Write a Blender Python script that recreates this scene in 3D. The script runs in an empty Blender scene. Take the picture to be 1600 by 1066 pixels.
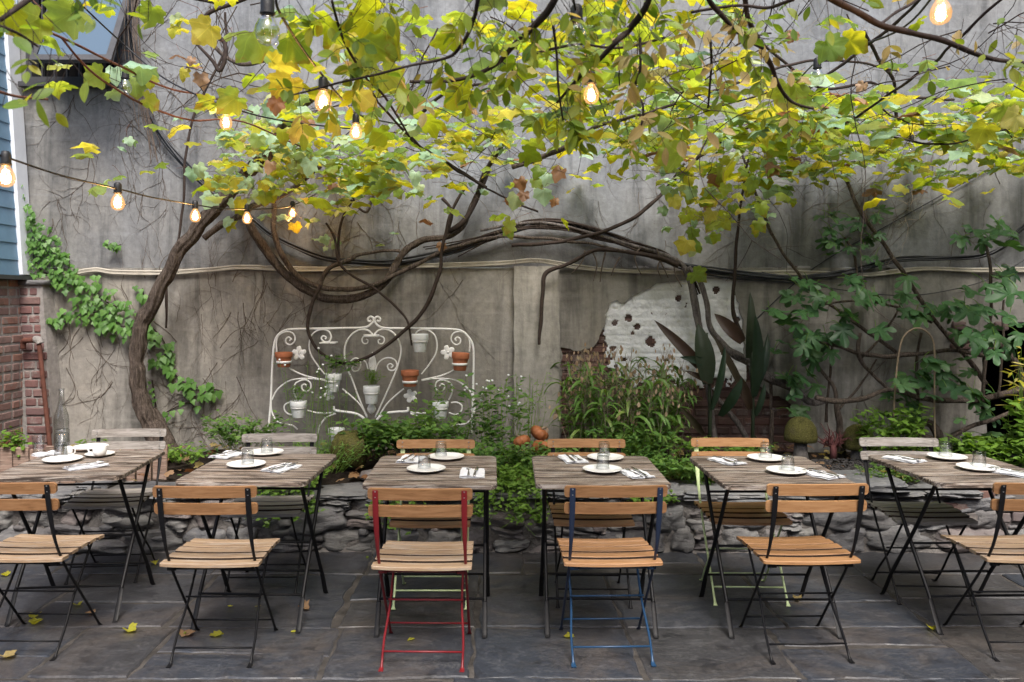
EXPO = 1.38
import bpy, math, random
from mathutils import Vector, Matrix, noise, geometry
R = math.radians
PI = math.pi
scene = bpy.context.scene
COL = scene.collection
F, CU, CV, H = 1270.0, 770.0, 469.0, 1.57      # focal length in photo pixels, vanishing point, eye height

def P(u, v, Y):
    return Vector(((u-CU)*Y/F, Y, H-(v-CV)*Y/F))
def G(u, v, z=0.0):
    Y = (H-z)*F/(v-CV)
    return P(u, v, Y)
def rnd(a, b): return random.uniform(a, b)

# ------------------------------------------------------------------ mesh builder
class MB:
    def __init__(s): s.v = []; s.f = []; s.m = []; s.mi = 0; s.uv = {}
    def add(s, vs, fs):
        b = len(s.v); s.v.extend(vs)
        for f in fs: s.f.append(tuple(b+i for i in f)); s.m.append(s.mi)
    def box(s, c, size, M=None, bev=0.0):
        hx, hy, hz = size[0]/2, size[1]/2, size[2]/2
        c = Vector(c)
        if bev <= 0:
            vs = [Vector((x*hx, y*hy, z*hz)) for z in (-1, 1) for y in (-1, 1) for x in (-1, 1)]
            fs = [(0,2,3,1),(4,5,7,6),(0,1,5,4),(2,6,7,3),(0,4,6,2),(1,3,7,5)]
        else:
            b = min(bev, hx*.9, hy*.9, hz*.9)
            vs = []; 
            for z in (-1,1):
                for y in (-1,1):
                    for x in (-1,1):
                        vs += [Vector((x*(hx-b), y*(hy-b), z*hz)), Vector((x*(hx-b), y*hy, z*(hz-b))), Vector((x*hx, y*(hy-b), z*(hz-b)))]
            def I(x,y,z,k): return ((z*4+y*2+x)*3+k)
            fs = []
            fs.append((I(0,0,0,0),I(0,1,0,0),I(1,1,0,0),I(1,0,0,0)))
            fs.append((I(0,0,1,0),I(1,0,1,0),I(1,1,1,0),I(0,1,1,0)))
            fs.append((I(0,0,0,1),I(1,0,0,1),I(1,0,1,1),I(0,0,1,1)))
            fs.append((I(0,1,0,1),I(0,1,1,1),I(1,1,1,1),I(1,1,0,1)))
            fs.append((I(0,0,0,2),I(0,0,1,2),I(0,1,1,2),I(0,1,0,2)))
            fs.append((I(1,0,0,2),I(1,1,0,2),I(1,1,1,2),I(1,0,1,2)))
            for z in (0,1):
                for y in (0,1): fs.append((I(0,y,z,0),I(1,y,z,0),I(1,y,z,1),I(0,y,z,1)))
                for x in (0,1): fs.append((I(x,0,z,0),I(x,1,z,0),I(x,1,z,2),I(x,0,z,2)))
            for y in (0,1):
                for x in (0,1): fs.append((I(x,y,0,1),I(x,y,1,1),I(x,y,1,2),I(x,y,0,2)))
            for z in (0,1):
                for y in (0,1):
                    for x in (0,1): fs.append((I(x,y,z,0),I(x,y,z,1),I(x,y,z,2)))
        if M is not None: vs = [M @ v for v in vs]
        s.add([v + c for v in vs], fs)
    def tube(s, pts, rad, n=8, caps=True, rough=0.0, ell=None, ridge=0.0):
        """pts list of Vectors, rad scalar or list; ell: list of (wx, wt) half sizes across X / across normal"""
        pts = [Vector(p) for p in pts]; k = len(pts)
        if not hasattr(rad, '__len__'): rad = [rad]*k
        prev = None; rings = []
        for i, p in enumerate(pts):
            t = (pts[min(i+1,k-1)] - pts[max(i-1,0)])
            if t.length < 1e-9: t = Vector((0,0,1))
            t.normalize()
            if ell:
                a = Vector((1,0,0)); b = t.cross(a).normalized(); a = b.cross(t).normalized()
            elif prev is None:
                a = t.orthogonal().normalized(); b = t.cross(a)
            else:
                a = (prev - t*prev.dot(t))
                if a.length < 1e-6: a = t.orthogonal()
                a.normalize(); b = t.cross(a)
            prev = a
            ring = []
            for j in range(n):
                ang = 2*PI*j/n
                if ell:
                    ring.append(p + a*math.cos(ang)*ell[i][0] + b*math.sin(ang)*ell[i][1])
                else:
                    r = rad[i]
                    if ridge:
                        tw_ = i*.11 + 1.5*noise.noise(p*2.0)
                        r *= 1 + ridge*(abs(math.sin(ang*3.5+tw_)) - .5) + ridge*.9*noise.noise(Vector((math.cos(ang)*4, math.sin(ang)*4, 0)) + p*Vector((2,2,2)).x)
                    if rough: r *= 1 + rough*noise.noise(Vector((math.cos(ang)*1.6, math.sin(ang)*1.6, 0)) + p*9.0)
                    ring.append(p + (a*math.cos(ang) + b*math.sin(ang))*r)
            rings.append(ring)
        vs = [q for r_ in rings for q in r_]; fs = []
        for i in range(k-1):
            for j in range(n):
                j2 = (j+1) % n
                fs.append((i*n+j, i*n+j2, (i+1)*n+j2, (i+1)*n+j))
        if caps and n > 2:
            fs.append(tuple(range(n-1,-1,-1))); fs.append(tuple((k-1)*n+j for j in range(n)))
        s.add(vs, fs)
    def lathe(s, prof, c, n=24, M=None):
        """prof list of (r,z)"""
        c = Vector(c); vs = []; fs = []
        for r, z in prof:
            for j in range(n):
                a = 2*PI*j/n; v = Vector((r*math.cos(a), r*math.sin(a), z))
                if M is not None: v = M @ v
                vs.append(c + v)
        k = len(prof)
        for i in range(k-1):
            for j in range(n):
                j2 = (j+1) % n
                fs.append((i*n+j, i*n+j2, (i+1)*n+j2, (i+1)*n+j))
        if prof[0][0] > 1e-5: fs.append(tuple(range(n-1,-1,-1)))
        if prof[-1][0] > 1e-5: fs.append(tuple((k-1)*n+j for j in range(n)))
        s.add(vs, fs)
    def prism(s, poly, h0, h1, fn):
        """poly 2D (ccw), extruded between h0 and h1; fn(x,y,h)->Vector"""
        n = len(poly)
        vs = [fn(x,y,h0) for x,y in poly] + [fn(x,y,h1) for x,y in poly]
        fs = [tuple(range(n-1,-1,-1)), tuple(range(n,2*n))]
        for i in range(n):
            j = (i+1) % n; fs.append((i,j,n+j,n+i))
        s.add(vs, fs)
    def blob(s, c, size, seed=0, rough=.12, p=3.5, n=5, M=None, freq=1.0):
        """rounded irregular stone from a subdivided cube"""
        vs = []; fs = []; idx = {}
        def vert(i,j,k):
            key = (i,j,k)
            if key in idx: return idx[key]
            q = Vector((2*i/n-1, 2*j/n-1, 2*k/n-1))
            l = (abs(q.x)**p+abs(q.y)**p+abs(q.z)**p)**(1/p)
            q = q/l
            d = 1 + rough*noise.noise(q*1.3*freq + Vector((seed*3.1, seed*1.7, seed*.9))) + rough*.5*noise.noise(q*3.4*freq + Vector((seed, 9, seed*2.)))
            w = Vector((q.x*size[0]/2, q.y*size[1]/2, q.z*size[2]/2))*d
            if M is not None: w = M @ w
            idx[key] = len(vs); vs.append(w + Vector(c)); return idx[key]
        for a in range(n):
            for b in range(n):
                fs.append((vert(a,b,0),vert(a,b+1,0),vert(a+1,b+1,0),vert(a+1,b,0)))
                fs.append((vert(a,b,n),vert(a+1,b,n),vert(a+1,b+1,n),vert(a,b+1,n)))
                fs.append((vert(a,0,b),vert(a+1,0,b),vert(a+1,0,b+1),vert(a,0,b+1)))
                fs.append((vert(a,n,b),vert(a,n,b+1),vert(a+1,n,b+1),vert(a+1,n,b)))
                fs.append((vert(0,a,b),vert(0,a,b+1),vert(0,a+1,b+1),vert(0,a+1,b)))
                fs.append((vert(n,a,b),vert(n,a+1,b),vert(n,a+1,b+1),vert(n,a,b+1)))
        s.add(vs, fs)
    def leaf(s, half, pos, M, size, curl=.15, fold=.1, cy=.3, wav=0.0, ring=False):
        """half: outline of one half (x,y) from stalk to tip; M 3x3 orientation (local y = tip, z = upper side)"""
        out = [(x,y) for x,y in half] + [(-x,y) for x,y in reversed(half[:-1]) if x > .001]
        sd = rnd(0,50)
        if ring:
            kx = rnd(.82,1.16); sk = rnd(-.12,.12)
            out = [(x*kx*(1+.16*noise.noise(Vector((x*3,y*3,sd))))+sk*y*y*.6, y*(1+.10*noise.noise(Vector((y*3,x*3,sd+9))))) for x,y in out]
        def z(x,y):
            w = wav*noise.noise(Vector((x*3+sd, y*3, sd))) if wav else 0
            return -curl*(x*x*1.4+(y-.4)**2) - fold*(-abs(x)) + w
        n = len(out); flat = [(0,cy)]+out
        if ring: flat += [(x*.55, cy+(y-cy)*.55) for x,y in out]
        vs = [pos + (M @ Vector((x*size, y*size, z(x,y)*size))) for x,y in flat]
        b = len(s.v)
        for i,(x,y) in enumerate(flat): s.uv[b+i] = (x,y)
        if ring: s.add(vs, [(0,1+n+i,1+n+(i+1)%n) for i in range(n)]+[(1+n+i,1+i,1+(i+1)%n,1+n+(i+1)%n) for i in range(n)])
        else: s.add(vs, [(0,1+i,1+(i+1)%n) for i in range(n)])
    def mesh(s, name, mats, smooth=True):
        me = bpy.data.meshes.new(name)
        me.from_pydata([tuple(v) for v in s.v], [], s.f)
        if not isinstance(mats, (list,tuple)): mats = [mats]
        for m in mats: me.materials.append(m)
        if len(mats) > 1: me.polygons.foreach_set('material_index', s.m)
        if smooth: me.polygons.foreach_set('use_smooth', [True]*len(s.f))
        if s.uv:
            ul = me.uv_layers.new(name='leaf'); uv = s.uv
            vi = [0]*len(me.loops); me.loops.foreach_get('vertex_index', vi)
            ul.data.foreach_set('uv', [c for i in vi for c in uv.get(i,(9.,9.))])
        me.update(); return me
    def build(s, name, mats, parent=None, smooth=True, sharp=None):
        me = s.mesh(name, mats, smooth)
        if sharp is not None and smooth: sharpen(me, sharp)
        return link(name, me, parent)

def sharpen(me, deg):
    try: me.set_sharp_from_angle(angle=R(deg))
    except Exception: pass
def link(name, me, parent=None, loc=None, rot=None):
    o = bpy.data.objects.new(name, me); COL.objects.link(o)
    if parent is not None: o.parent = parent
    if loc is not None: o.location = loc
    if rot is not None: o.rotation_euler = rot
    return o
def tag(o, label=None, cat=None, group=None, kind=None):
    if label: o['label'] = label
    if cat: o['category'] = cat
    if group: o['group'] = group
    if kind: o['kind'] = kind
    return o
def empty(name, loc=(0,0,0), rz=0.0, label=None, cat=None, group=None, kind=None):
    o = bpy.data.objects.new(name, None); COL.objects.link(o)
    o.empty_display_size = .1
    o.location = loc; o.rotation_euler = (0,0,rz)
    return tag(o, label, cat, group, kind)

def smooth_path(pts, sub=5):
    """Catmull-Rom through Vectors (last component kept in Vector of any dim)"""
    n = len(pts); out = []
    g = lambda i: pts[max(0,min(n-1,i))]
    for i in range(n-1):
        p0,p1,p2,p3 = g(i-1),g(i),g(i+1),g(i+2)
        for k in range(sub):
            t = k/sub
            out.append([.5*((2*b)+(-a+c)*t+(2*a-5*b+4*c-d)*t*t+(-a+3*b-3*c+d)*t**3) for a,b,c,d in zip(p0,p1,p2,p3)])
    out.append(list(pts[-1])); return out
def wobble(p, amp, fr, sd=0):
    return p + Vector((noise.noise(p*fr+Vector((sd,0,0))), noise.noise(p*fr+Vector((0,sd,7))), noise.noise(p*fr+Vector((3,1,sd)))))*amp

def orient(direction, up, roll=0.0):
    y = Vector(direction).normalized(); z = Vector(up)
    z = (z - y*z.dot(y))
    if z.length < 1e-4: z = y.orthogonal()
    z.normalize(); x = y.cross(z)
    M = Matrix((x,y,z)).transposed()
    if roll: M = M @ Matrix.Rotation(roll, 3, 'Y')
    return M

GRAPE = [(.03,.0),(.14,-.16),(.30,-.19),(.38,-.06),(.52,-.02),(.55,.10),(.47,.20),(.60,.34),(.62,.50),(.46,.54),(.36,.58),(.34,.72),(.22,.80),(.12,.90),(0,1.02)]
GRAPE_LO = [(.03,.0),(.26,-.18),(.52,.0),(.47,.2),(.62,.45),(.36,.58),(.26,.80),(0,1.02)]
FIG = [(.03,0),(.10,-.10),(.24,-.08),(.44,-.02),(.54,.12),(.46,.22),(.26,.22),(.30,.32),(.48,.48),(.60,.66),(.52,.76),(.36,.70),(.17,.50),(.20,.72),(.20,.92),(.10,1.05),(0,1.08)]
IVY = [(.02,0),(.22,-.12),(.40,-.02),(.55,.24),(.36,.30),(.30,.50),(.16,.78),(0,1)]
OVAL = [(.01,0),(.14,.14),(.24,.36),(.25,.56),(.15,.82),(0,1)]
SPEAR = [(.01,0),(.07,.16),(.10,.4),(.08,.7),(0,1)]

# ------------------------------------------------------------------ materials
def newmat(name):
    m = bpy.data.materials.new(name); m.use_nodes = True
    nt = m.node_tree; nt.nodes.clear()
    return m, nt
class NT:
    def __init__(s, name):
        s.m, s.t = newmat(name); s.out = s.n('ShaderNodeOutputMaterial')
    def n(s, typ, **kw):
        nd = s.t.nodes.new(typ)
        for k, v in kw.items():
            if k.startswith('i_'): nd.inputs[k[2:].replace('_',' ')].default_value = v
            else: setattr(nd, k, v)
        return nd
    def l(s, a, b): s.t.links.new(a, b)
    def coord(s, scale=(1,1,1), rot=(0,0,0), kind='Object', rand=False):
        tc = s.n('ShaderNodeTexCoord'); mp = s.n('ShaderNodeMapping')
        mp.inputs['Scale'].default_value = scale; mp.inputs['Rotation'].default_value = rot
        s.l(tc.outputs[kind], mp.inputs['Vector'])
        if rand:
            g = s.n('ShaderNodeNewGeometry'); oi = s.n('ShaderNodeObjectInfo')
            mx = s.n('ShaderNodeMath', operation='ADD'); s.l(g.outputs['Random Per Island'], mx.inputs[0]); s.l(oi.outputs['Random'], mx.inputs[1])
            ml = s.n('ShaderNodeMath', operation='MULTIPLY'); s.l(mx.outputs[0], ml.inputs[0]); ml.inputs[1].default_value = 23.0
            s.l(ml.outputs[0], mp.inputs['Location'])
        return mp.outputs[0]
    def noise(s, vec, scale, detail=4, rough=.55, dist=0.0):
        nd = s.n('ShaderNodeTexNoise'); nd.inputs['Scale'].default_value = scale; nd.inputs['Detail'].default_value = detail
        nd.inputs['Roughness'].default_value = rough; nd.inputs['Distortion'].default_value = dist
        if vec is not None: s.l(vec, nd.inputs['Vector'])
        return nd.outputs['Fac']
    def voro(s, vec, scale, feature='F1', out='Distance'):
        nd = s.n('ShaderNodeTexVoronoi', feature=feature); nd.inputs['Scale'].default_value = scale
        if vec is not None: s.l(vec, nd.inputs['Vector'])
        return nd.outputs[out]
    def ramp(s, fac, stops, interp='LINEAR'):
        r = s.n('ShaderNodeValToRGB'); cr = r.color_ramp; cr.interpolation = interp
        while len(cr.elements) < len(stops): cr.elements.new(.5)
        for e, (p, c) in zip(cr.elements, stops):
            e.position = p; e.color = (*c, 1) if hasattr(c,'__len__') else (c,c,c,1)
        if fac is not None: s.l(fac, r.inputs[0])
        return r.outputs[0]
    def mix(s, fac, a, b, mode='MIX'):
        m = s.n('ShaderNodeMix', data_type='RGBA', blend_type=mode)
        for i, x in ((0,fac),(6,a),(7,b)):
            if hasattr(x,'is_linked') or hasattr(x, 'links'): s.l(x, m.inputs[i])
            elif i == 0: m.inputs[0].default_value = x
            else: m.inputs[i].default_value = (*x,1) if hasattr(x,'__len__') else (x,x,x,1)
        return m.outputs[2]
    def math(s, op, a, b=None):
        m = s.n('ShaderNodeMath', operation=op)
        for i, x in enumerate((a,b)):
            if x is None: continue
            if hasattr(x,'links'): s.l(x, m.inputs[i])
            else: m.inputs[i].default_value = x
        return m.outputs[0]
    def bsdf(s, col, rough=.6, spec=.5, metal=0.0, bump=None, bstr=.3, bdist=.01, out=True):
        b = s.n('ShaderNodeBsdfPrincipled')
        if hasattr(col,'links'): s.l(col, b.inputs['Base Color'])
        else: b.inputs['Base Color'].default_value = (*col,1)
        if hasattr(rough,'links'): s.l(rough, b.inputs['Roughness'])
        else: b.inputs['Roughness'].default_value = rough
        b.inputs['Specular IOR Level'].default_value = spec; b.inputs['Metallic'].default_value = metal
        if bump is not None:
            bp = s.n('ShaderNodeBump'); bp.inputs['Strength'].default_value = bstr; bp.inputs['Distance'].default_value = bdist
            s.l(bump, bp.inputs['Height']); s.l(bp.outputs[0], b.inputs['Normal'])
        if out: s.l(b.outputs[0], s.out.inputs['Surface'])
        return b
def island(t): return t.n('ShaderNodeNewGeometry').outputs['Random Per Island']

def leaf_mat(name, cols, trans=None, tfac=.45, rough=.45, spec=.35, veins=True, edge=0.0):
    t = NT(name); r = island(t)
    k = len(cols); c = t.ramp(r, [(i/max(1,k-1)*.98+.01, q) for i,q in enumerate(cols)], 'LINEAR')
    v = t.coord(); nz = t.noise(v, 28, 3)
    c = t.mix(t.ramp(nz, [(.35,0),(.75,.45)]), c, t.mix(1.0, c, (.75,.62,.4), 'MULTIPLY'))
    if veins:
        uvn = t.n('ShaderNodeUVMap'); sp = t.n('ShaderNodeSeparateXYZ'); t.l(uvn.outputs[0], sp.inputs[0])
        ax = t.math('ABSOLUTE', sp.outputs[0]); yy = t.math('ADD', sp.outputs[1], .02)
        th = t.math('ARCTAN2', ax, yy); rr = t.math('SQRT', t.math('ADD', t.math('MULTIPLY', ax, ax), t.math('MULTIPLY', yy, yy)))
        d = t.math('MULTIPLY', t.math('ABSOLUTE', t.math('SINE', t.math('MULTIPLY', th, 3.6))), rr)
        v2_ = t.math('ABSOLUTE', t.math('SINE', t.math('ADD', t.math('MULTIPLY', rr, 26.0), t.math('MULTIPLY', t.math('ABSOLUTE', t.math('SINE', t.math('MULTIPLY', th, 3.6))), -6.0))))
        vm = t.math('MAXIMUM', t.ramp(d, [(.012,.75),(.045,0)]), t.ramp(v2_, [(.05,.28),(.22,0)]))
        c = t.mix(vm, c, t.mix(1.0, c, (1.45,1.4,1.3), 'MULTIPLY'))
        ed = t.math('ADD', t.math('MULTIPLY', rr, .55), t.math('MULTIPLY', t.noise(t.coord(), 16, 4, .7), .9))
        if edge: c = t.mix(t.ramp(ed, [(.88,0),(.96,edge)]), c, (.22,.10,.03))
    b = t.bsdf(c, rough, spec, bump=nz, bstr=.4, bdist=.004, out=False)
    tr = t.n('ShaderNodeBsdfTranslucent')
    tc = t.mix(1.0, c, trans or (1.9,1.7,.5), 'MULTIPLY'); 
    tc = t.mix(1.0, tc, (1,1,1), 'DARKEN')
    t.l(tc, tr.inputs[0])
    ms = t.n('ShaderNodeMixShader'); ms.inputs[0].default_value = tfac
    t.l(b.outputs[0], ms.inputs[1]); t.l(tr.outputs[0], ms.inputs[2]); t.l(ms.outputs[0], t.out.inputs[0])
    return t.m

def wood_mat(name, cA, cB, cC, rough=.5, spec=.35, worn=0.0, crack=0.0):
    t = NT(name)
    v = t.coord((2.2,26,26), rand=True); g = t.noise(v, 3.2, 6, .65, .6)
    v2 = t.coord((1.5,9,9), rand=True); g2 = t.noise(v2, 2.0, 3, .5)
    c = t.ramp(g, [(.32,cA),(.5,cB),(.68,cC)])
    c = t.mix(t.math('MULTIPLY', g2, .5), c, t.mix(1.0, c, (.72,.66,.62), 'MULTIPLY'))
    r = island(t); c = t.mix(1.0, c, t.ramp(r, [(0,.86),(1,1.12)]), 'MULTIPLY')
    if worn:
        v3 = t.coord((2,12,12), rand=True); w = t.noise(v3, 2.2, 6, .75)
        c = t.mix(t.ramp(w, [(.48,0),(.62,worn)]), c, (.42,.39,.355))
    if crack:
        v4 = t.coord((1.6,40,40), rand=True); k = t.noise(v4, 2.6, 5, .75, .8)
        c = t.mix(t.ramp(k, [(.40,crack),(.52,0)]), c, (.06,.046,.036))
        k2 = t.noise(t.coord((1.3,19,19), rand=True), 2.2, 6, .7, .6); c = t.mix(t.ramp(k2, [(.43,crack),(.49,0)]), c, (.045,.033,.026))
    t.bsdf(c, rough, spec, bump=g, bstr=.35, bdist=.003)
    return t.m
def paint_mat(name, col, rough=.38, wear=(.03,.025,.02), amt=.25, spec=.45):
    t = NT(name); v = t.coord(); nz = t.noise(v, 38, 4, .7)
    c = t.mix(t.ramp(nz, [(.62,0),(.70,amt)]), col, wear)
    t.bsdf(c, rough, spec, bump=t.noise(v, 90, 2), bstr=.15, bdist=.002); return t.m

M = {}
# stucco: trowelled render with stains, scratches, patches
def stucco(name, base, warm, dark, seed=0.0):
    t = NT(name)
    v = t.coord(); 
    big = t.noise(v, .55, 4, .6, .4); mid = t.noise(v, 2.3, 6, .65, .5); fine = t.noise(v, 26, 5, .7)
    streak = t.noise(t.coord((3.2,3.2,.35)), 2.2, 5, .65, .3)
    hor = t.noise(t.coord((.5,.5,6)), 2.0, 5, .6)
    c = t.ramp(big, [(.36,warm),(.6,base)])
    c = t.mix(t.ramp(mid, [(.38,.0),(.68,.7)]), c, dark)
    c = t.mix(t.ramp(streak, [(.48,0),(.68,.75)]), c, tuple(x*.55 for x in dark))
    c = t.mix(t.ramp(hor, [(.55,0),(.75,.30)]), c, tuple(min(1,x*1.35) for x in base))
    c = t.mix(1.0, c, t.ramp(fine, [(.3,.80),(.7,1.12)]), 'MULTIPLY')
    spots = t.voro(v, 7.0); c = t.mix(t.ramp(spots, [(.02,.55),(.055,0)]), c, (.10,.09,.08))
    pale = t.noise(t.coord((1,1,1),(0,0,0)), 1.3, 7, .75, .9); c = t.mix(t.ramp(pale, [(.60,0),(.70,.34)]), c, (.44,.44,.44))
    h = t.math('ADD', t.math('MULTIPLY', fine, .35), t.math('MULTIPLY', mid, 1.3))
    h = t.math('ADD', h, t.math('MULTIPLY', t.noise(v, 70, 3, .7), .25))
    t.bsdf(c, .85, .2, bump=h, bstr=.55, bdist=.012); return t.m
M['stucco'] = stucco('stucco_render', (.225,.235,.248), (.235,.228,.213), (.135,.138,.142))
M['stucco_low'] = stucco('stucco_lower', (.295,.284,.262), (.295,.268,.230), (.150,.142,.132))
M['stucco_pier'] = stucco('stucco_pilaster', (.315,.305,.280), (.315,.288,.245), (.18,.172,.158))

def brick_mat(name, cols, paint=None, zcut=None):
    t = NT(name); r = island(t); k = len(cols)
    c = t.ramp(r, [(i/(k-1)*.98+.01, q) for i,q in enumerate(cols)])
    v = t.coord(); nz = t.noise(v, 18, 6, .7); nz2 = t.noise(v, 60, 4, .7)
    c = t.mix(t.ramp(nz, [(.45,0),(.68,.6)]), c, (.10,.075,.065))
    c = t.mix(t.ramp(t.noise(v, 9, 5, .7), [(.56,0),(.66,.45)]), c, (.34,.31,.29))
    if paint:
        sx = t.n('ShaderNodeSeparateXYZ'); t.l(v, sx.inputs[0])
        zz = t.math('MULTIPLY', t.math('SUBTRACT', sx.outputs[2], zcut), 2.6)
        pn = t.math('ADD', t.math('MULTIPLY', t.math('SUBTRACT', t.noise(v, 3.4, 7, .72, .5), .5), 1.9), zz)
        holes = t.ramp(t.noise(v, 5.5, 6, .6), [(.61,1.0),(.64,0)])
        msk = t.math('MULTIPLY', t.ramp(pn, [(.04,0),(.09,1)]), holes)
        pc = t.mix(t.ramp(t.noise(v, 7, 7, .75, .6), [(.38,0),(.66,.85)]), paint, tuple(x*.72 for x in paint))
        c = t.mix(msk, c, pc)
    t.bsdf(c, .85, .2, bump=t.math('ADD', nz, t.math('MULTIPLY', nz2, .5)), bstr=.7, bdist=.006); return t.m
M['brick'] = brick_mat('weathered_red_brick', [(.24,.13,.105),(.30,.165,.13),(.19,.12,.11),(.33,.22,.19),(.22,.15,.14),(.32,.13,.085)])
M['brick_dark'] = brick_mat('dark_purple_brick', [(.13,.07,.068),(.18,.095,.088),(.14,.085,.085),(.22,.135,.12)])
M['brick_paint'] = brick_mat('flaking_white_brick', [(.12,.066,.056),(.145,.08,.068),(.09,.057,.052),(.125,.09,.085)], (.42,.41,.42), 1.75)
def simple(name, col, rough=.7, spec=.3, var=.3, scale=12, metal=0.0, bstr=.3, bd=.005):
    t = NT(name); v = t.coord(); nz = t.noise(v, scale, 5, .65)
    c = t.mix(t.ramp(nz, [(.35,0),(.7,1)]), col, tuple(x*(1-var) for x in col))
    t.bsdf(c, rough, spec, metal, bump=t.noise(v, scale*3, 4, .65), bstr=bstr, bdist=bd); return t.m
M['mortar'] = simple('lime_mortar', (.30,.28,.265), .9, .15, .35, 20, bstr=.8, bd=.01)
M['mortar_dark'] = simple('old_mortar', (.17,.158,.15), .9, .15, .45, 14, bstr=.8, bd=.02)
M['joint'] = simple('paving_joint', (.085,.077,.070), .9, .15, .75, 7, bstr=.6, bd=.01)
M['soil'] = simple('dark_soil', (.045,.035,.028), .95, .1, .6, 22, bstr=1.0, bd=.03)
def slab_mat():
    t = NT('bluestone_slab'); r = island(t); v = t.coord()
    c = t.ramp(r, [(0,(.029,.035,.047)),(.3,(.036,.037,.044)),(.55,(.030,.035,.046)),(.8,(.043,.040,.039)),(1,(.025,.030,.040))])
    a = t.noise(v, 1.6, 7, .68, 1.1); b = t.noise(v, 7, 7, .7, .4); f = t.noise(v, 60, 4, .7)
    c = t.mix(t.ramp(a, [(.46,0),(.64,.7)]), c, (.072,.060,.052))
    c = t.mix(t.ramp(b, [(.56,0),(.74,.5)]), c, (.105,.108,.118))
    c = t.mix(t.ramp(b, [(.34,.8),(.46,0)]), c, (.018,.018,.021))
    vein = t.noise(t.coord((1.0,3.5,1),(0,0,.5)), 2.2, 8, .7, 1.6)
    c = t.mix(t.ramp(vein, [(.480,0),(.497,.4),(.515,0)]), c, (.13,.127,.127))
    c = t.mix(1.0, c, t.ramp(f, [(.3,.75),(.7,1.25)]), 'MULTIPLY')
    h = t.math('ADD', t.math('MULTIPLY', b, 1.0), t.math('ADD', t.math('MULTIPLY', a, 1.5), t.math('MULTIPLY', f, .15)))
    t.bsdf(c, t.ramp(b, [(.3,.34),(.7,.62)]), .5, bump=h, bstr=.5, bdist=.008); return t.m
M['slab'] = slab_mat()
def stone_mat(name='fieldstone', cols=((.19,.19,.19),(.11,.112,.12),(.21,.205,.195),(.15,.15,.155),(.165,.14,.138),(.09,.09,.095),(.19,.185,.18),(.13,.128,.128),(.17,.145,.14),(.15,.15,.15))):
    t = NT(name); r = island(t); v = t.coord(); k = len(cols)
    c = t.ramp(r, [(i/(k-1)*.98+.01, q) for i,q in enumerate(cols)])
    a = t.noise(v, 12, 7, .72, .6); b = t.noise(t.coord((3,3,16)), 3.0, 5, .7, .5)
    c = t.mix(t.ramp(a, [(.5,0),(.7,.7)]), c, (.27,.26,.25))
    c = t.mix(t.ramp(a, [(.28,.8),(.42,0)]), c, (.04,.035,.032))
    c = t.mix(t.ramp(b, [(.5,0),(.75,.5)]), c, (.09,.085,.085))
    t.bsdf(c, .72, .35, bump=t.math('ADD', a, b), bstr=.8, bdist=.015); return t.m
M['stone'] = stone_mat()
M['cap'] = stone_mat('slate_capstone', ((.13,.137,.15),(.17,.17,.175),(.105,.11,.12),(.16,.155,.15)))
def moss_mat():
    t = NT('mossy_stone'); v = t.coord(); a = t.noise(v, 9, 6, .7); f = t.noise(v, 120, 3, .7)
    c = t.ramp(a, [(.3,(.045,.042,.018)),(.5,(.10,.095,.03)),(.72,(.085,.075,.045))])
    c = t.mix(1.0, c, t.ramp(f, [(.3,.5),(.7,1.5)]), 'MULTIPLY')
    t.bsdf(c, .95, .1, bump=f, bstr=1.0, bdist=.01); return t.m
M['moss'] = moss_mat()
def bark(name, a, b, sc=(14,14,3)):
    t = NT(name); v = t.coord(sc, rot=(0,.35,0)); n1 = t.noise(v, 3.2, 7, .7, .8); f = t.noise(t.coord(), 40, 5, .7)
    c = t.ramp(n1, [(.33,a),(.62,b)]); c = t.mix(1.0, c, t.ramp(f, [(.3,.7),(.7,1.25)]), 'MULTIPLY')
    t.bsdf(c, .9, .15, bump=t.math('ADD', n1, t.math('MULTIPLY', f, .3)), bstr=1.0, bdist=.02); return t.m
M['bark'] = bark('vine_bark', (.030,.022,.018), (.150,.120,.100), (30,30,4))
M['bark_grey'] = bark('grey_bark', (.06,.05,.048), (.19,.17,.16))
M['twig'] = simple('dark_twig', (.050,.036,.030), .85, .2, .5, 30)
M['twig_dry'] = simple('dry_twig', (.14,.11,.09), .85, .2, .5, 25)
M['twig_pale'] = simple('pale_tendril', (.30,.25,.19), .85, .2, .4, 25)
M['twig_red'] = simple('reddish_stem', (.16,.065,.04), .7, .3, .4, 30)
M['black'] = paint_mat('black_enamel', (.006,.006,.007), .5, (.035,.026,.022), .5, .22)
M['slat_gap_shade'] = simple('shaded_slat_edge', (.045,.030,.022), .9, .1, .4, 20)  # gap shade painted as dark colour on inner edges of seat and table slats
M['navy'] = paint_mat('navy_enamel', (.012,.022,.05), .4, (.03,.06,.12), .3)
M['blue'] = paint_mat('blue_enamel', (.015,.052,.115), .4, (.02,.03,.05), .5)
M['red'] = paint_mat('red_enamel', (.165,.009,.013), .45, (.06,.02,.018), .8)
M['green'] = paint_mat('lime_enamel', (.52,.63,.33), .4, (.25,.30,.12), .4)
M['wood_tan'] = wood_mat('oiled_beech', (.30,.155,.065), (.42,.225,.105), (.50,.29,.15), .45, worn=.12)
M['wood_orange'] = wood_mat('orange_beech', (.29,.145,.06), (.39,.21,.095), (.46,.265,.13), .4)
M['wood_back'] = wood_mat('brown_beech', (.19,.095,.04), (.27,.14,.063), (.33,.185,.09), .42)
M['wood_worn'] = wood_mat('worn_beech', (.25,.165,.10), (.36,.25,.155), (.43,.32,.21), .55, worn=.35)
M['wood_grey'] = wood_mat('silvered_teak', (.22,.20,.18), (.33,.31,.285), (.44,.42,.40), .65, .2, crack=.3)
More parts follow.
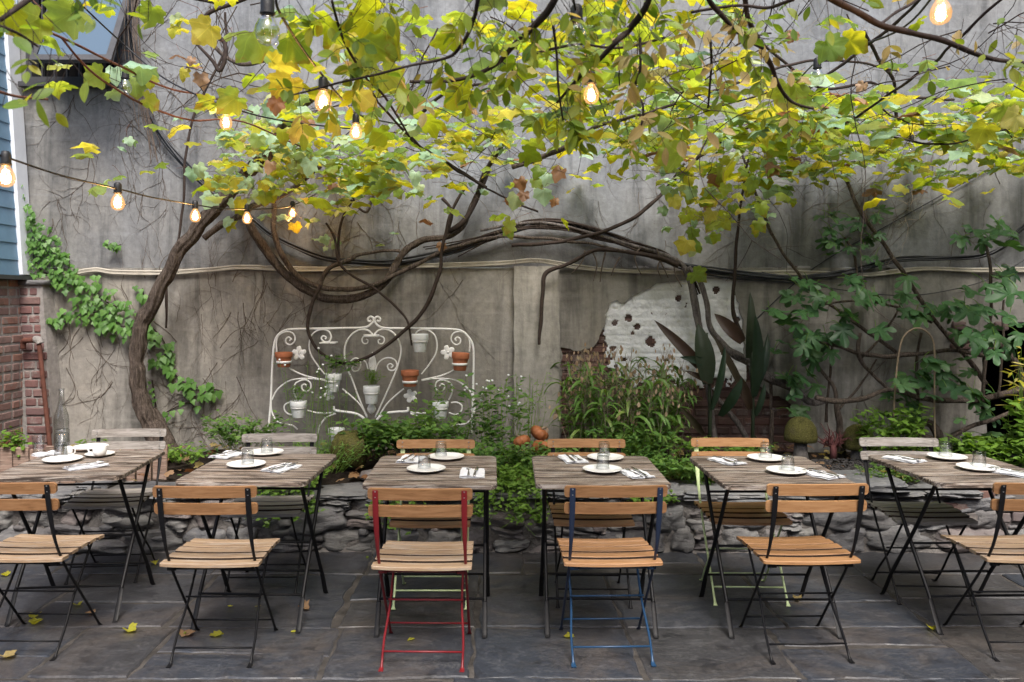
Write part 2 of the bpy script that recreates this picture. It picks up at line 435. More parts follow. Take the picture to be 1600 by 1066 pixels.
M['table_wood'] = wood_mat('weathered_tabletop', (.10,.07,.055), (.30,.235,.185), (.52,.465,.41), .6, .3, worn=.8, crack=1.0)
M['plank'] = wood_mat('old_cedar_plank', (.18,.12,.095), (.30,.215,.175), (.38,.30,.25), .75, .15, crack=.5)
M['screw'] = simple('zinc_screw', (.55,.55,.54), .35, .5, .3, 30, 1.0)
M['steel'] = simple('stainless_steel', (.62,.61,.60), .22, .5, .1, 30, 1.0, bstr=.05)
M['ceramic'] = simple('white_glaze', (.80,.80,.775), .12, .5, .04, 6, bstr=.03)
def cloth():
    t = NT('white_napkin_cloth'); v = t.coord(); f = t.noise(v, 22, 3)
    w = t.n('ShaderNodeTexWave'); w.inputs['Scale'].default_value = 320; t.l(v, w.inputs[0])
    t.bsdf((.80,.81,.84), .9, .1, bump=t.math('ADD', f, t.math('MULTIPLY', w.outputs['Fac'], .12)), bstr=.6, bdist=.008); return t.m
M['cloth'] = cloth()
def glass(name, tint=(.95,.955,.955), rough=.03):
    t = NT(name); tr = t.n('ShaderNodeBsdfTransparent'); gl = t.n('ShaderNodeBsdfGlossy'); gl.inputs['Roughness'].default_value = rough
    lw = t.n('ShaderNodeLayerWeight'); lw.inputs[0].default_value = .35
    t.l(t.ramp(lw.outputs['Facing'], [(0,tint),(.62,(.88,.89,.89)),(.93,(.30,.34,.34)),(1,(.2,.23,.23))]), tr.inputs[0])
    ms = t.n('ShaderNodeMixShader'); t.l(t.ramp(lw.outputs['Facing'], [(0,.05),(.5,.12),(1,.75)]), ms.inputs[0])
    t.l(tr.outputs[0], ms.inputs[1]); t.l(gl.outputs[0], ms.inputs[2]); t.l(ms.outputs[0], t.out.inputs[0]); return t.m
M['glass'] = glass('clear_glass')
def bulbglass(name, lit):
    t = NT(name); tr = t.n('ShaderNodeBsdfTransparent'); gl = t.n('ShaderNodeBsdfGlossy'); gl.inputs['Roughness'].default_value = .04
    tr.inputs[0].default_value = (1,.93,.80,1) if lit else (.96,.95,.92,1)
    lw = t.n('ShaderNodeLayerWeight'); lw.inputs[0].default_value = .45
    ms = t.n('ShaderNodeMixShader'); t.l(t.math('ADD', t.math('MULTIPLY', lw.outputs['Facing'], .55), .05), ms.inputs[0]); t.l(tr.outputs[0], ms.inputs[1]); t.l(gl.outputs[0], ms.inputs[2])
    last = ms.outputs[0]
    if lit:
        em = t.n('ShaderNodeEmission'); em.inputs[0].default_value = (1,.50,.17,1); em.inputs[1].default_value = 1.0
        ad = t.n('ShaderNodeMixShader'); ad.inputs[0].default_value = .20; t.l(last, ad.inputs[1]); t.l(em.outputs[0], ad.inputs[2]); last = ad.outputs[0]
    t.l(last, t.out.inputs[0]); return t.m
M['bulb_lit'] = bulbglass('glowing_bulb_glass', True)
M['bulb_off'] = bulbglass('clear_bulb_glass', False)
def emit(name, col, s):
    t = NT(name); e = t.n('ShaderNodeEmission'); e.inputs[0].default_value = (*col,1); e.inputs[1].default_value = s; t.l(e.outputs[0], t.out.inputs[0]); return t.m
M['filament'] = emit('hot_filament', (1,.62,.22), 14)
M['rubber'] = simple('black_rubber', (.015,.014,.014), .5, .4, .3, 20)
M['cable'] = simple('black_cable', (.020,.022,.027), .45, .5, .3, 20)
M['cable_white'] = simple('cream_cable', (.50,.46,.39), .6, .3, .35, 9)
M['white_iron'] = paint_mat('chipped_white_iron', (.80,.80,.79), .5, (.20,.07,.03), .9)
M['white_pot'] = paint_mat('white_painted_clay', (.74,.76,.77), .6, (.28,.16,.10), .8)
M['terracotta'] = simple('terracotta', (.42,.15,.075), .8, .2, .3, 10)
M['orange_clay'] = simple('orange_rind', (.36,.125,.045), .55, .4, .45, 9)
M['rust'] = simple('rusty_pipe', (.13,.050,.035), .8, .3, .5, 25)
M['trim'] = simple('white_trim_paint', (.66,.69,.73), .6, .3, .15, 5)
M['siding'] = simple('blue_siding_paint', (.13,.225,.32), .55, .35, .2, 6)
M['frame_dark'] = simple('dark_window_frame', (.055,.055,.06), .5, .4, .3, 10)
M['pane'] = (lambda t: (t.bsdf((.08,.12,.17), .6, .12, bump=t.noise(t.coord(),3,3), bstr=.1), t.m)[1])(NT('dusty_window_glass'))
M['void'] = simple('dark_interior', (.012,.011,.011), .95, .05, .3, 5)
M['bamboo'] = simple('bamboo_cane', (.26,.20,.135), .6, .3, .4, 15)
M['coral'] = simple('faded_red_coral', (.13,.05,.05), .9, .2, .4, 20)
M['pot_dark'] = simple('dark_plastic_pot', (.018,.024,.026), .5, .4, .3, 12)
# leaves
M['lf_vine'] = leaf_mat('vine_leaf', [(.15,.25,.04),(.30,.38,.04),(.19,.30,.08),(.38,.42,.04),(.17,.28,.05),(.42,.41,.04),(.22,.33,.11),(.33,.40,.05)], tfac=.60, edge=.5)
M['lf_pale'] = leaf_mat('pale_vine_leaf', [(.25,.40,.27),(.33,.46,.32),(.21,.35,.22),(.42,.48,.26)], (1.5,1.5,.5), .30)
M['lf_yellow'] = leaf_mat('yellowing_leaf', [(.52,.48,.04),(.58,.52,.12),(.46,.47,.05),(.62,.56,.24)], (1.4,1.35,.5), .55, edge=.4)
M['lf_brown'] = leaf_mat('withered_leaf', [(.15,.075,.04),(.24,.13,.06),(.30,.20,.12),(.19,.10,.06)], (1.5,1.0,.6), .25)
M['lf_beige'] = leaf_mat('fading_leaflet', [(.38,.30,.13),(.42,.33,.16),(.30,.27,.10)], (1.5,1.4,.7), .45)
M['lf_tree'] = leaf_mat('tree_leaflet', [(.08,.15,.025),(.15,.25,.035),(.24,.31,.045),(.11,.19,.03),(.33,.34,.05)], tfac=.5)
M['lf_fig'] = leaf_mat('fig_leaf', [(.045,.115,.045),(.06,.15,.055),(.035,.09,.04),(.08,.17,.06)], (1.4,1.5,.5), .25)
M['lf_ivy'] = leaf_mat('ivy_leaf', [(.075,.18,.04),(.11,.24,.055),(.06,.15,.035),(.14,.28,.07)], (1.5,1.5,.5), .3)
M['lf_bed'] = leaf_mat('bed_leaf', [(.07,.16,.035),(.11,.22,.045),(.055,.13,.035),(.15,.26,.06),(.08,.17,.04)], (1.5,1.5,.5), .3)
M['lf_bright'] = leaf_mat('bright_green_leaf', [(.10,.20,.03),(.15,.27,.04),(.08,.16,.03)], (1.5,1.5,.5), .35)
M['lf_grass'] = leaf_mat('oat_grass_blade', [(.075,.16,.035),(.10,.20,.045),(.055,.12,.03),(.15,.22,.06)], (1.5,1.5,.5), .3)
M['lf_canna'] = leaf_mat('dark_canna_leaf', [(.014,.030,.020),(.020,.038,.024),(.04,.022,.018)], (1.4,1.3,.5), .2, .4)
M['seed'] = leaf_mat('oat_seed_head', [(.36,.25,.18),(.44,.33,.24),(.22,.20,.10)], (1.2,1.1,.8), .3)
# ================================================================== SETTING
random.seed(11)
WY = 6.2                                                # wall plane
# ---- ground sheet (joint bed) and slabs
g = MB(); S = 60
g.add([Vector((-S,-S,-.0065)),Vector((S,-S,-.0065)),Vector((S,S,-.0065)),Vector((-S,S,-.0065))],[(0,1,2,3)])
tag(g.build('ground', M['joint'], smooth=False), kind='structure')
rows = [(5.10,4.66,[-4.6,-3.5,-2.55,-1.62,-.74,.18,1.25,2.12,3.1,4.3,5.3]),
        (4.66,3.90,[-4.6,-3.3,-2.3,-1.58,-.76,-.08,.63,1.42,2.12,2.9,4.1,5.3]),
        (3.90,3.37,[-4.6,-3.1,-1.95,-1.52,-.73,-.09,.64,1.30,2.08,3.3,4.4]),
        (3.37,2.72,[-4.2,-2.9,-1.9,-1.05,-.2,.42,1.25,2.1,2.9,4.0]),
        (2.72,2.0,[-4,-2.6,-1.6,-.7,.2,1.1,2.0,3,4]),(2.0,1.2,[-4,-2.9,-2,-.9,0,.9,1.6,2.6,4]),
        (1.2,.4,[-4,-2.5,-1.5,-.4,.5,1.5,2.5,4]),(.4,-.5,[-4,-3,-2,-.8,.3,1.2,2.2,4]),(-.5,-1.4,[-4,-2.6,-1.4,-.3,.8,2,3,4])]
pv = MB()
for (y1,y0,xs) in rows:
    for i in range(len(xs)-1):
        x0, x1 = xs[i], xs[i+1]
        parts = [(x0,x1,y0,y1)]
        if x1-x0 > .6 and random.random() < .22:
            ym = y0+(y1-y0)*rnd(.4,.6); parts = [(x0,x1,y0,ym),(x0,x1,ym,y1)]
        for (a,b,c,d) in parts:
            gp = rnd(.005,.014); a+=gp; b-=gp; c+=gp; d-=gp
            cor = [Vector((a+rnd(-.012,.012),c+rnd(-.012,.012),0)),Vector((b+rnd(-.012,.012),c+rnd(-.012,.012),0)),
                   Vector((b+rnd(-.012,.012),d+rnd(-.012,.012),0)),Vector((a+rnd(-.012,.012),d+rnd(-.012,.012),0))]
            if random.random() < .3: cor[random.randrange(4)] += Vector((rnd(-.03,.03), rnd(-.03,.03), 0))
            out = []; sd = rnd(0,99)
            for k in range(4):
                p, q = cor[k], cor[(k+1)%4]; nn = max(3, int((q-p).length/.05))
                nrm = Vector(((q-p).y, -(q-p).x, 0)).normalized()
                for j in range(nn):
                    t = j/nn; e = math.sin(PI*t)**.5
                    s_ = p.lerp(q,t); out.append(s_ + nrm*(noise.noise(s_*4+Vector((sd,0,0)))*.022 + noise.noise(s_*17+Vector((sd,0,0)))*.014)*e)
            cen = Vector(((a+b)/2,(c+d)/2,0)); tz = rnd(-.003,.003); sx, sy = rnd(-.002,.002), rnd(-.002,.002)
            n = len(out); top = []; mid = []; low = []
            for o_ in out:
                zz = tz + sx*(o_.x-cen.x) + sy*(o_.y-cen.y)
                inn = o_ + (cen-o_).normalized()*.010
                top.append(Vector((inn.x,inn.y,zz))); mid.append(Vector((o_.x,o_.y,zz-.006))); low.append(Vector((o_.x,o_.y,-.03)))
            vs = top+mid+low
            fs = [tuple(range(n))]+[(n+j,n+(j+1)%n,(j+1)%n,j) for j in range(n)]+[(2*n+j,2*n+(j+1)%n,n+(j+1)%n,n+j) for j in range(n)]
            pv.add(vs, fs)
tag(pv.build('paving', M['slab'], smooth=False), kind='structure')

# ---- planting bed soil
so = MB(); nx, ny = 90, 14
vs = []; fs = []
for j in range(ny+1):
    for i in range(nx+1):
        x = -3.9+9.6*i/nx; y = 5.16+1.12*j/ny
        vs.append(Vector((x,y,.37+.06*j/ny+.04*noise.noise(Vector((x*3,y*3,0)))+.02*noise.noise(Vector((x*13,y*13,5))))))
for j in range(ny):
    for i in range(nx): fs.append((j*(nx+1)+i, j*(nx+1)+i+1,(j+1)*(nx+1)+i+1,(j+1)*(nx+1)+i))
so.add(vs, fs)
tag(so.build('soil_bed', M['soil']), kind='structure')

# ---- fieldstone retaining wall
rw = empty('stone_retaining_wall', (0,5.1,0), label='low rough fieldstone retaining wall with slate caps running behind the tables', cat='wall')
def loc(o, par):                                        # keep world coordinates under a moved parent
    o.matrix_parent_inverse = Matrix.Translation(par.location).inverted(); return o
st = MB()
x = -3.9
z = 0.0
levels = [(-.01,.15),(.14,.265),(.26,.345)]
for li,(z0,z1) in enumerate(levels):
    x = -3.95 - rnd(0,.2)
    while x < 5.4:
        w = rnd(.15,.46) if li<2 else rnd(.18,.55); hh = (z1-z0)
        if random.random() < (.22 if li<2 else .45) and w > .16:           # two thin stones stacked
            k = rnd(.38,.6)
            zs = [(z0,z0+hh*k),(z0+hh*k,z1)]
        else: zs = [(z0-rnd(0,.012),z1+rnd(0,.02))]
        for (a,b) in zs:
            xo = rnd(-.015,.015); ww = w*rnd(.93,1.04)
            Mx = Matrix.Rotation(rnd(-.13,.13),3,'Y') @ Matrix.Rotation(rnd(-.12,.12),3,'X')
            st.blob((x+w/2+xo, 5.155+rnd(-.022,.02), (a+b)/2+rnd(-.006,.006)), (ww,.24,(b-a)*rnd(.95,1.12)), seed=rnd(0,500), rough=.25, p=rnd(2.8,5), n=9, M=Mx, freq=1.1)
        x += w*.985
for k in range(90):                                    # chinking stones
    x = rnd(-3.9,5.3); st.blob((x,5.070+rnd(-.015,.02),rnd(.02,.34)), (rnd(.04,.1),.07,rnd(.02,.05)), seed=rnd(0,500), rough=.3, p=3, n=4)
o = st.build('stones', M['stone'], rw); sharpen(o.data, 60); loc(o, rw)
# right-hand run finished in old brick
bk = MB()
for row in range(4):
    x = 2.82 - (row%2)*.1 + row*.05
    while x < 5.3:
        w = rnd(.17,.23); bk.box((x+w/2,5.10+rnd(-.008,.008),.22+row*.068+rnd(-.004,.004)), (w-.014,.13,.058), Matrix.Rotation(rnd(-.03,.03),3,'Y'), .006); x += w
o = bk.build('brick_courses', brick_mat('grimy_brick', [(.13,.10,.095),(.18,.09,.07),(.10,.085,.08),(.20,.19,.18),(.15,.12,.12)]), rw, smooth=False); loc(o, rw)
mo = MB()
vs=[];fs=[];nx,nz=230,12
for j in range(nz+1):
    for i in range(nx+1):
        x=-4+9.4*i/nx; zz=-.02+.38*j/nz
        vs.append(Vector((x,5.072+.035*noise.noise(Vector((x*7,zz*12,3)))+.015*noise.noise(Vector((x*24,zz*24,3))) - (.05 if j==0 else 0),zz)))
for j in range(nz):
    for i in range(nx): fs.append((j*(nx+1)+i, j*(nx+1)+i+1,(j+1)*(nx+1)+i+1,(j+1)*(nx+1)+i))
mo.add(vs,fs); o = mo.build('mortar', M['mortar_dark'], rw); loc(o, rw)
cp = MB(); x = -3.9
while x < 2.9:
    w = rnd(.28,.62)
    cp.blob((x+w/2, 5.18+rnd(-.02,.02), .362+rnd(-.016,.014)), (w*1.0, rnd(.30,.44), rnd(.028,.065)), seed=rnd(0,500), rough=.16, p=7, n=8, M=Matrix.Rotation(rnd(-.02,.02),3,'Y')@Matrix.Rotation(rnd(-.05,.05),3,'Z'), freq=1.6)
    if random.random() < .5: cp.blob((x+w/2+rnd(-.1,.1), 5.2, .405), (w*.7, .3, .03), seed=rnd(0,500), rough=.2, p=7, n=7, freq=1.6)
    x += w*.97
cp.blob((2.25,5.17,.42),(.62,.42,.06),seed=3,rough=.14,p=8,n=8)
o = cp.build('capstones', M['cap'], rw); sharpen(o.data, 35); loc(o, rw)

# ---- big stucco wall, with the bare patch left open
def WP(u, v, y=WY): return P(u, v, y)
sw = empty('stucco_wall', (0.3,WY,0), label='tall grey-brown stucco wall with flaking patch and dead creeper stains behind the tables', cat='wall')
def sheet(outline, holes, y0, y1, mb):
    loops = [[Vector((x,z,0)) for x,z in outline]]+[[Vector((x,z,0)) for x,z in h] for h in holes]
    tris = geometry.tessellate_polygon(loops)
    flat = [p for l in loops for p in l]; n = len(flat)
    vs = [Vector((p.x,y0,p.y)) for p in flat]+[Vector((p.x,y1,p.y)) for p in flat]
    fs = [tuple(t) for t in tris]+[tuple(n+i for i in t) for t in tris]
    b = 0
    for l in loops:
        k = len(l)
        for i in range(k): fs.append((b+i,b+(i+1)%k,n+b+(i+1)%k,n+b+i))
        b += k
    mb.add(vs, fs)
def ragged(pts, step=.03, amp=.012, y=WY):
    w = [Vector((P(u,v,y).x, P(u,v,y).z, 0)) for u,v in pts]; out = []
    for a,b in zip(w, w[1:]):
        k = max(1,int((b-a).length/step))
        for j in range(k):
            q = a.lerp(b,j/k); q += Vector((noise.noise(q*20), noise.noise(q*20+Vector((5,5,5))),0))*amp*1.6; out.append((q.x,q.y))
    out.append((w[-1].x,w[-1].y)); return out
patch = ragged([(877,760),(876,640),(877,540),(890,545),(905,548),(925,540),(935,528),(944,510),(946,490),(952,474),(962,470),(975,473),(990,461),(1008,452),(1025,443),(1060,440),(1100,434),(1143,438),(1150,470),(1158,500),(1160,545),(1172,590),(1195,610),(1225,625),(1248,640),(1255,690),(1258,760)])
zs = P(0,419,WY).z                                       # seam between the upper render and the lower
xL, xR, zT = -3.62, 5.2, 5.2
door = [(P(u,v,WY).x,P(u,v,WY).z) for u,v in ((1543,760),(1536,640),(1530,560),(1540,506),(1700,498),(1700,760))]
m = MB()
low_out = [(xL,.1)] + [(patch[0][0],.1)] + patch + [(patch[-1][0],.1)] + [(door[0][0],.1)] + door[1:5] + [(door[5][0],.1)] + [(xR,.1),(xR,zs)] + [(xR-(xR-xL)*k/60, zs+.006*noise.noise(Vector((k*.7,1,1)))) for k in range(1,60)] + [(xL,zs)]
sheet(low_out, [], WY-.035, WY+.02, m)
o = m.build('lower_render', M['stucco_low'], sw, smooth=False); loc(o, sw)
m = MB(); wx0,wx1,wz0,wz1 = P(46,0,WY).x,P(192,0,WY).x,P(0,132,WY).z,P(0,-60,WY).z
up = [(xL,zs+.003),(xR,zs+.003),(xR,zT),(xL,zT)]
sheet(up, [[(wx0,wz0),(wx0,wz1),(wx1,wz1),(wx1,wz0)]], WY-.015, WY+.02, m)
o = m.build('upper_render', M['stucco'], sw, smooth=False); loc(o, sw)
# the bare brick behind
m = MB(); random.seed(5)
z = .34; row = 0
x0p, x1p = P(868,0,WY).x, P(1265,0,WY).x
m2 = MB()
while z < P(0,425,WY).z:
    x = x0p - (row%2)*.1; hd = (row%6==5)
    while x < x1p:
        w = .105 if hd else .205
        m.box((x+w/2,WY+.035+rnd(-.006,.004),z+.031), (w-.013,.09,.056+rnd(-.003,.002)), Matrix.Rotation(rnd(-.02,.02),3,'Y')@Matrix.Rotation(rnd(-.02,.02),3,'Z'), .007); x += w
    z += .0685; row += 1
o = m.build('bare_brick', M['brick_paint'], sw, smooth=False); loc(o, sw)
m = MB(); m.box(((x0p+x1p)/2,WY+.048,1.1),(x1p-x0p+.3,.10,1.7))
o = m.build('brick_bed', M['brick_paint'], sw, smooth=False); loc(o, sw)
# skin of flaking limewash left on the brick
m = MB(); nu, nv = 120, 96; ug = [940+225*i/nu for i in range(nu+1)]; vg = [432+190*j/nv for j in range(nv+1)]; grid = {}
holes_ = [(981,497,6.5),(960,505,5),(995,510,4.5),(1014,533,8),(1118,452,5),(1060,466,4),(1132,548,7),(1085,480,3.5),(1040,562,5),(1150,500,5),(957,545,4),(975,562,4)]
def keep(u,v):
    n_ = noise.noise(Vector((u*.06,v*.06,2)))*16 + noise.noise(Vector((u*.2,v*.2,8)))*6
    if v > (563 if u < 965 else 598) + n_*1.5: return False
    if u < 948 - (v-470)*.05 + n_*.6 and v > 500: return False
    if noise.noise(Vector((u*.045,v*.045,31))) > .52+.0016*(600-v): return False
    return all((u-a)**2+(v-b)**2 > (r+n_*.25)**2 for a,b,r in holes_)
for j,v in enumerate(vg):
    for i,u in enumerate(ug):
        p = P(u,v,WY); row_ = (p.z-.34)/.0685; gr = abs((row_+.5)%1-.5)
        p.y = WY-.0165 + .0045*math.exp(-(gr/.10)**2) + .005*noise.noise(p*16) + .004*noise.noise(p*45)
        grid[i,j] = p
idx = {}
vs = []; fs = []
def gi(i,j):
    if (i,j) not in idx: idx[i,j] = len(vs); vs.append(grid[i,j])
    return idx[i,j]
for j in range(nv):
    for i in range(nu):
        if keep((ug[i]+ug[i+1])/2,(vg[j]+vg[j+1])/2): fs.append((gi(i,j),gi(i+1,j),gi(i+1,j+1),gi(i,j+1)))
m.add(vs,fs); o = m.build('limewash', simple('flaking_limewash',(.84,.855,.89),.9,.15,.28,9,bstr=.9,bd=.01), sw); loc(o, sw)
md_ = o.modifiers.new('thickness','SOLIDIFY'); md_.thickness = .004; md_.offset = 0
# pilaster
m = MB(); a = P(808,0,6.08); 
poly = []
x0a,x1a = P(803,0,6.1).x, P(874,0,6.1).x; zt = P(0,416,6.1).z
pts = []
for k in range(25): pts.append((x0a+.010*noise.noise(Vector((0,k*.45,1))) , .2+(zt-.2)*k/24))
for k in range(1,12): pts.append((x0a+(x1a-x0a)*k/12, zt+.008*noise.noise(Vector((k*.9,0,4)))))
for k in range(25): pts.append((x1a+.010*noise.noise(Vector((7,k*.45,1))) , zt-(zt-.2)*k/24))
sheet(pts, [], 6.085, WY-.03, m)
o = m.build('pilaster', M['stucco_pier'], sw, smooth=False); loc(o, sw)
# hairline crack lip above pilaster and dark backing of the doorway
m = MB(); m.box((P(1620,0,WY).x,WY+.9,1.0),(1.3,1.6,2.0))
for i,f in enumerate(list(m.f)): pass
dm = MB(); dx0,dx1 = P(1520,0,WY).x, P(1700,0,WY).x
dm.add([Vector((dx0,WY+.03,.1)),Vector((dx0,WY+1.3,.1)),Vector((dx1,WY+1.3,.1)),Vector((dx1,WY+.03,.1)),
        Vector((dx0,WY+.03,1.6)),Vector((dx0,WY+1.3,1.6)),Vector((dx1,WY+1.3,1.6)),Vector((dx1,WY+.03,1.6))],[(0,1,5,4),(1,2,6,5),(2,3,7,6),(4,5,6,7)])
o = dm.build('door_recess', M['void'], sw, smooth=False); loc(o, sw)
# loose bricks showing above the opening
m = MB()
for (u,v,w,hh,a) in ((1497,509,.10,.07,.0),(1494,524,.13,.06,.05),(1516,524,.11,.06,0),(1540,525,.12,.06,-.05),(1500,541,.15,.05,0),(1538,541,.16,.05,0),(1563,510,.1,.07,.2)):
    p = P(u,v,WY-.04); m.blob(p,(w,.07,hh),seed=u,rough=.12,p=5,n=5)
o = m.build('exposed_brick', brick_mat('lintel_brick',[(.17,.12,.12),(.14,.10,.10),(.20,.13,.12)]), sw); loc(o, sw)
# wall body behind (returns)
m = MB(); m.box(((xL+xR)/2,WY+.32,zT/2+1.3),(xR-xL,.3,zT-2.6+.0)); 

# ---- window, top left
wn = empty('awning_window', ((wx0+wx1)/2,WY,wz0), label='small dark framed awning window propped open high on the stucco wall', cat='window')
fr = MB(); t_ = .045; zc=(wz0+wz1)/2
fr.box(((wx0+wx1)/2,WY,wz0+t_/2),(wx1-wx0,.1,t_)); fr.box(((wx0+wx1)/2,WY,wz1-t_/2),(wx1-wx0,.1,t_))
fr.box((wx0+t_/2,WY,zc),(t_,.1,wz1-wz0-2*t_)); fr.box((wx1-t_/2,WY,zc),(t_,.1,wz1-wz0-2*t_))
o = fr.build('window_frame', M['frame_dark'], wn, smooth=False); loc(o, wn)
m = MB(); m.box(((wx0+wx1)/2,WY-.04,wz0-.02),(wx1-wx0+.06,.12,.035)); o = m.build('window_sill', M['frame_dark'], wn, smooth=False); loc(o,wn)
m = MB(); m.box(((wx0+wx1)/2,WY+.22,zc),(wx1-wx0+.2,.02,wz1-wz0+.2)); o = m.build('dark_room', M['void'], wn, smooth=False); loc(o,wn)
m = MB()
for k in range(7): m.box((wx0+.07+k*.095,WY+.06,zc),(.012,.03,wz1-wz0-.1))
o = m.build('inner_blind', M['frame_dark'], wn, smooth=False); loc(o,wn)
# sash tilted out: hinge at top, bottom edge swings toward the yard
sa = MB(); bot = P(46,96,5.72); top = Vector((0,WY-.05,wz1-.1))
sx0, sx1 = P(50,0,5.75).x, P(178,0,5.75).x
dirv = Vector((0, bot.y-top.y, bot.z-top.z)); L = dirv.length; ang = math.atan2(-dirv.y, -dirv.z)
Mx = Matrix.Rotation(-ang,3,'X'); cen = Vector(((sx0+sx1)/2,(bot.y+top.y)/2,(bot.z+top.z)/2)); ws = sx1-sx0
for (cx,cz,w,h) in ((0,-L/2+.025,ws,.05),(0,L/2-.025,ws,.05),(-ws/2+.022,0,.044,L-.1),(ws/2-.022,0,.044,L-.1)):
    sa.box(cen+Mx@Vector((cx,0,cz)),(w,.035,h),Mx)
o = sa.build('sash', M['frame_dark'], wn, smooth=False); loc(o,wn)
m = MB(); m.box(cen,(ws-.08,.008,L-.09),Mx); o2 = m.build('pane', M['pane'], wn, smooth=False); loc(o2,wn)

# ---- neighbouring house on the left: brick base, clapboard above
nb = empty('neighbouring_house', (-3.6,6.1,0), label='house corner at far left with blue clapboards and white corner board over brick', cat='building')
random.seed(8)
def lean(z): return -3.50 - .115*max(0,(z-1.2))*.55 + 0.05*max(0,1.2-z)*0
br = MB(); mb_ = MB(); z=.02; row=0
while z < 1.70:
    y = 6.12 + (row%2)*.1
    while y > 3.2:
        w = random.choice((.205,.205,.105)); xx = lean(z) - .09*(6.1-y)*0
        br.box((xx-.043+rnd(-.001,.005),y-w/2,z+.031),(.09,w-.018,.053),None,.006); y -= w
    z += .0685; row += 1
o = br.build('brick_wall', M['brick'], nb, smooth=False); loc(o,nb)
m = MB(); m.add([Vector((lean(.0)-.0005,6.3,0)),Vector((lean(0)-.0005,3,0)),Vector((lean(1.2)-.0005,3,1.2)),Vector((lean(1.2)-.0005,6.3,1.2)),Vector((lean(1.72)-.0005,3,1.74)),Vector((lean(1.72)-.0005,6.3,1.74))],[(0,1,2,3),(3,2,4,5)])
o = m.build('wall_mortar', M['mortar'], nb, smooth=False); loc(o,nb)
# siding courses
m = MB(); z = 1.74; k=0
while z < 5.0:
    xa = lean(z); h_=.128
    m.add([Vector((xa+.030,6.02,z)),Vector((xa+.030,3.0,z)),Vector((xa+.030-.016,3.0,z+h_)),Vector((xa+.030-.016,6.02,z+h_)),Vector((xa-.03,6.02,z)),Vector((xa-.03,3.0,z))],[(0,3,2,1),(0,1,5,4)])
    z += h_*.985
o = m.build('clapboard_siding', M['siding'], nb, smooth=False); loc(o,nb)
m = MB(); ya,yb=6.02,6.165
vs=[]
for z in (1.76,5.0):
    xa=lean(z); vs += [Vector((xa-.02,ya,z)),Vector((xa+.055,ya,z)),Vector((xa+.055,yb,z)),Vector((xa-.02,yb,z))]
m.add(vs,[(0,1,5,4),(1,2,6,5),(2,3,7,6),(3,0,4,7),(0,3,2,1),(4,5,6,7)])
o = m.build('corner_board', M['trim'], nb, smooth=False); loc(o,nb)
m = MB(); m.box((lean(1.7)+.02,4.6,1.735),(.12,3.1,.03)); o = m.build('sill_flashing', M['frame_dark'], nb, smooth=False); loc(o,nb)

# ---- battered dark brick pier beside it
pr = empty('brick_pier', (-3.4,6.1,0), label='narrow leaning pier of dark purple brick in the left corner behind the pipe', cat='pier')
m = MB(); z=.3; row=0
def px0(z): return P(36+(469-(1.57-z)*0)*0,0,6.1).x
while z < 1.66:
    k = (1.66-z)/1.2
    xa = P(33+14*k,0,6.08).x; xb = P(66+20*k,0,6.08).x + rnd(-.02,.02)
    if row%2: cuts=[xa,xa+(xb-xa)*rnd(.5,.72),xb]
    else: cuts=[xa,xb] if random.random()<.3 else [xa,xa+(xb-xa)*rnd(.3,.5),xb]
    for p,q in zip(cuts,cuts[1:]): m.box(((p+q)/2,6.10+rnd(-.006,.006),z+.031),(q-p-.012,.13,.056),Matrix.Rotation(rnd(-.03,.03),3,'Y'),.007)
    z += .0685; row += 1
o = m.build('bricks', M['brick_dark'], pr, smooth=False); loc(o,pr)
m = MB(); vs=[]
for z in (.2,1.70):
    k=(1.66-z)/1.2; xa=P(33+14*k,0,6.1).x-.02; xb=P(66+20*k,0,6.1).x+.03
    vs += [Vector((xa,6.045,z)),Vector((xb,6.045,z)),Vector((xb+.02,6.18,z)),Vector((xa,6.18,z))]
m.add(vs,[(0,1,5,4),(1,2,6,5),(2,3,7,6),(3,0,4,7),(4,5,6,7)])
o = m.build('mortar', M['mortar'], pr, smooth=False); loc(o,pr)
m = MB(); m.blob((P(53,0,6.08).x,6.10,1.70),(.24,.16,.04),seed=4,rough=.15,p=6,n=5); o=m.build('cap', M['cap'], pr); loc(o,pr)
# rusty pipe
pp = MB(); A=[P(36,545,5.98),P(37,534,5.97),P(44,532,5.95),P(60,531,5.95)]
pp.tube([Vector(p) for p in smooth_path([tuple(a) for a in A],4)],.021,10)
pipe = empty('rusty_pipe', P(78,697,5.95), label='thin rusty iron pipe bent over at its top against the brick pier', cat='pipe')
pp.tube([P(60,531,5.95),P(62,545,5.95),P(78,697,5.95),P(80,712,5.95)],.017,10)
o = pp.build('pipe_run', M['rust'], pipe); loc(o,pipe)
m = MB(); m.tube([Vector(p) for p in smooth_path([tuple(P(54,531,5.95)),tuple(P(60,531,5.95)),tuple(P(63,537,5.95))],4)],.027,10); o=m.build('elbow_joint', M['mortar'], pipe); loc(o,pipe)

# ---- cedar plank edging, left end of bed
pe = empty('plank_edging', (-2.9,5.3,.35), label='row of upright weathered cedar planks edging the bed behind the leftmost table', cat='edging')
x = P(262,0,5.36).x; k = 0
while x > -3.85:
    w = rnd(.085,.105); t = (P(262,0,5.36).x-x)
    yy = 5.36 - .10*math.sin(min(1,t/1.0)*PI/2)
    m = MB(); hgt = .27+rnd(-.02,.015)-.03*min(1,t/1.2)
    Mx = Matrix.Rotation(rnd(-.03,.03),3,'Y')@Matrix.Rotation(rnd(-.08,.08),3,'Z')
    m.box((x-w/2,yy,.36+hgt/2),(w-.006,.022,hgt),Mx,.004)
    o = m.build('plank', M['plank'], pe, smooth=False); loc(o,pe)
    x -= w

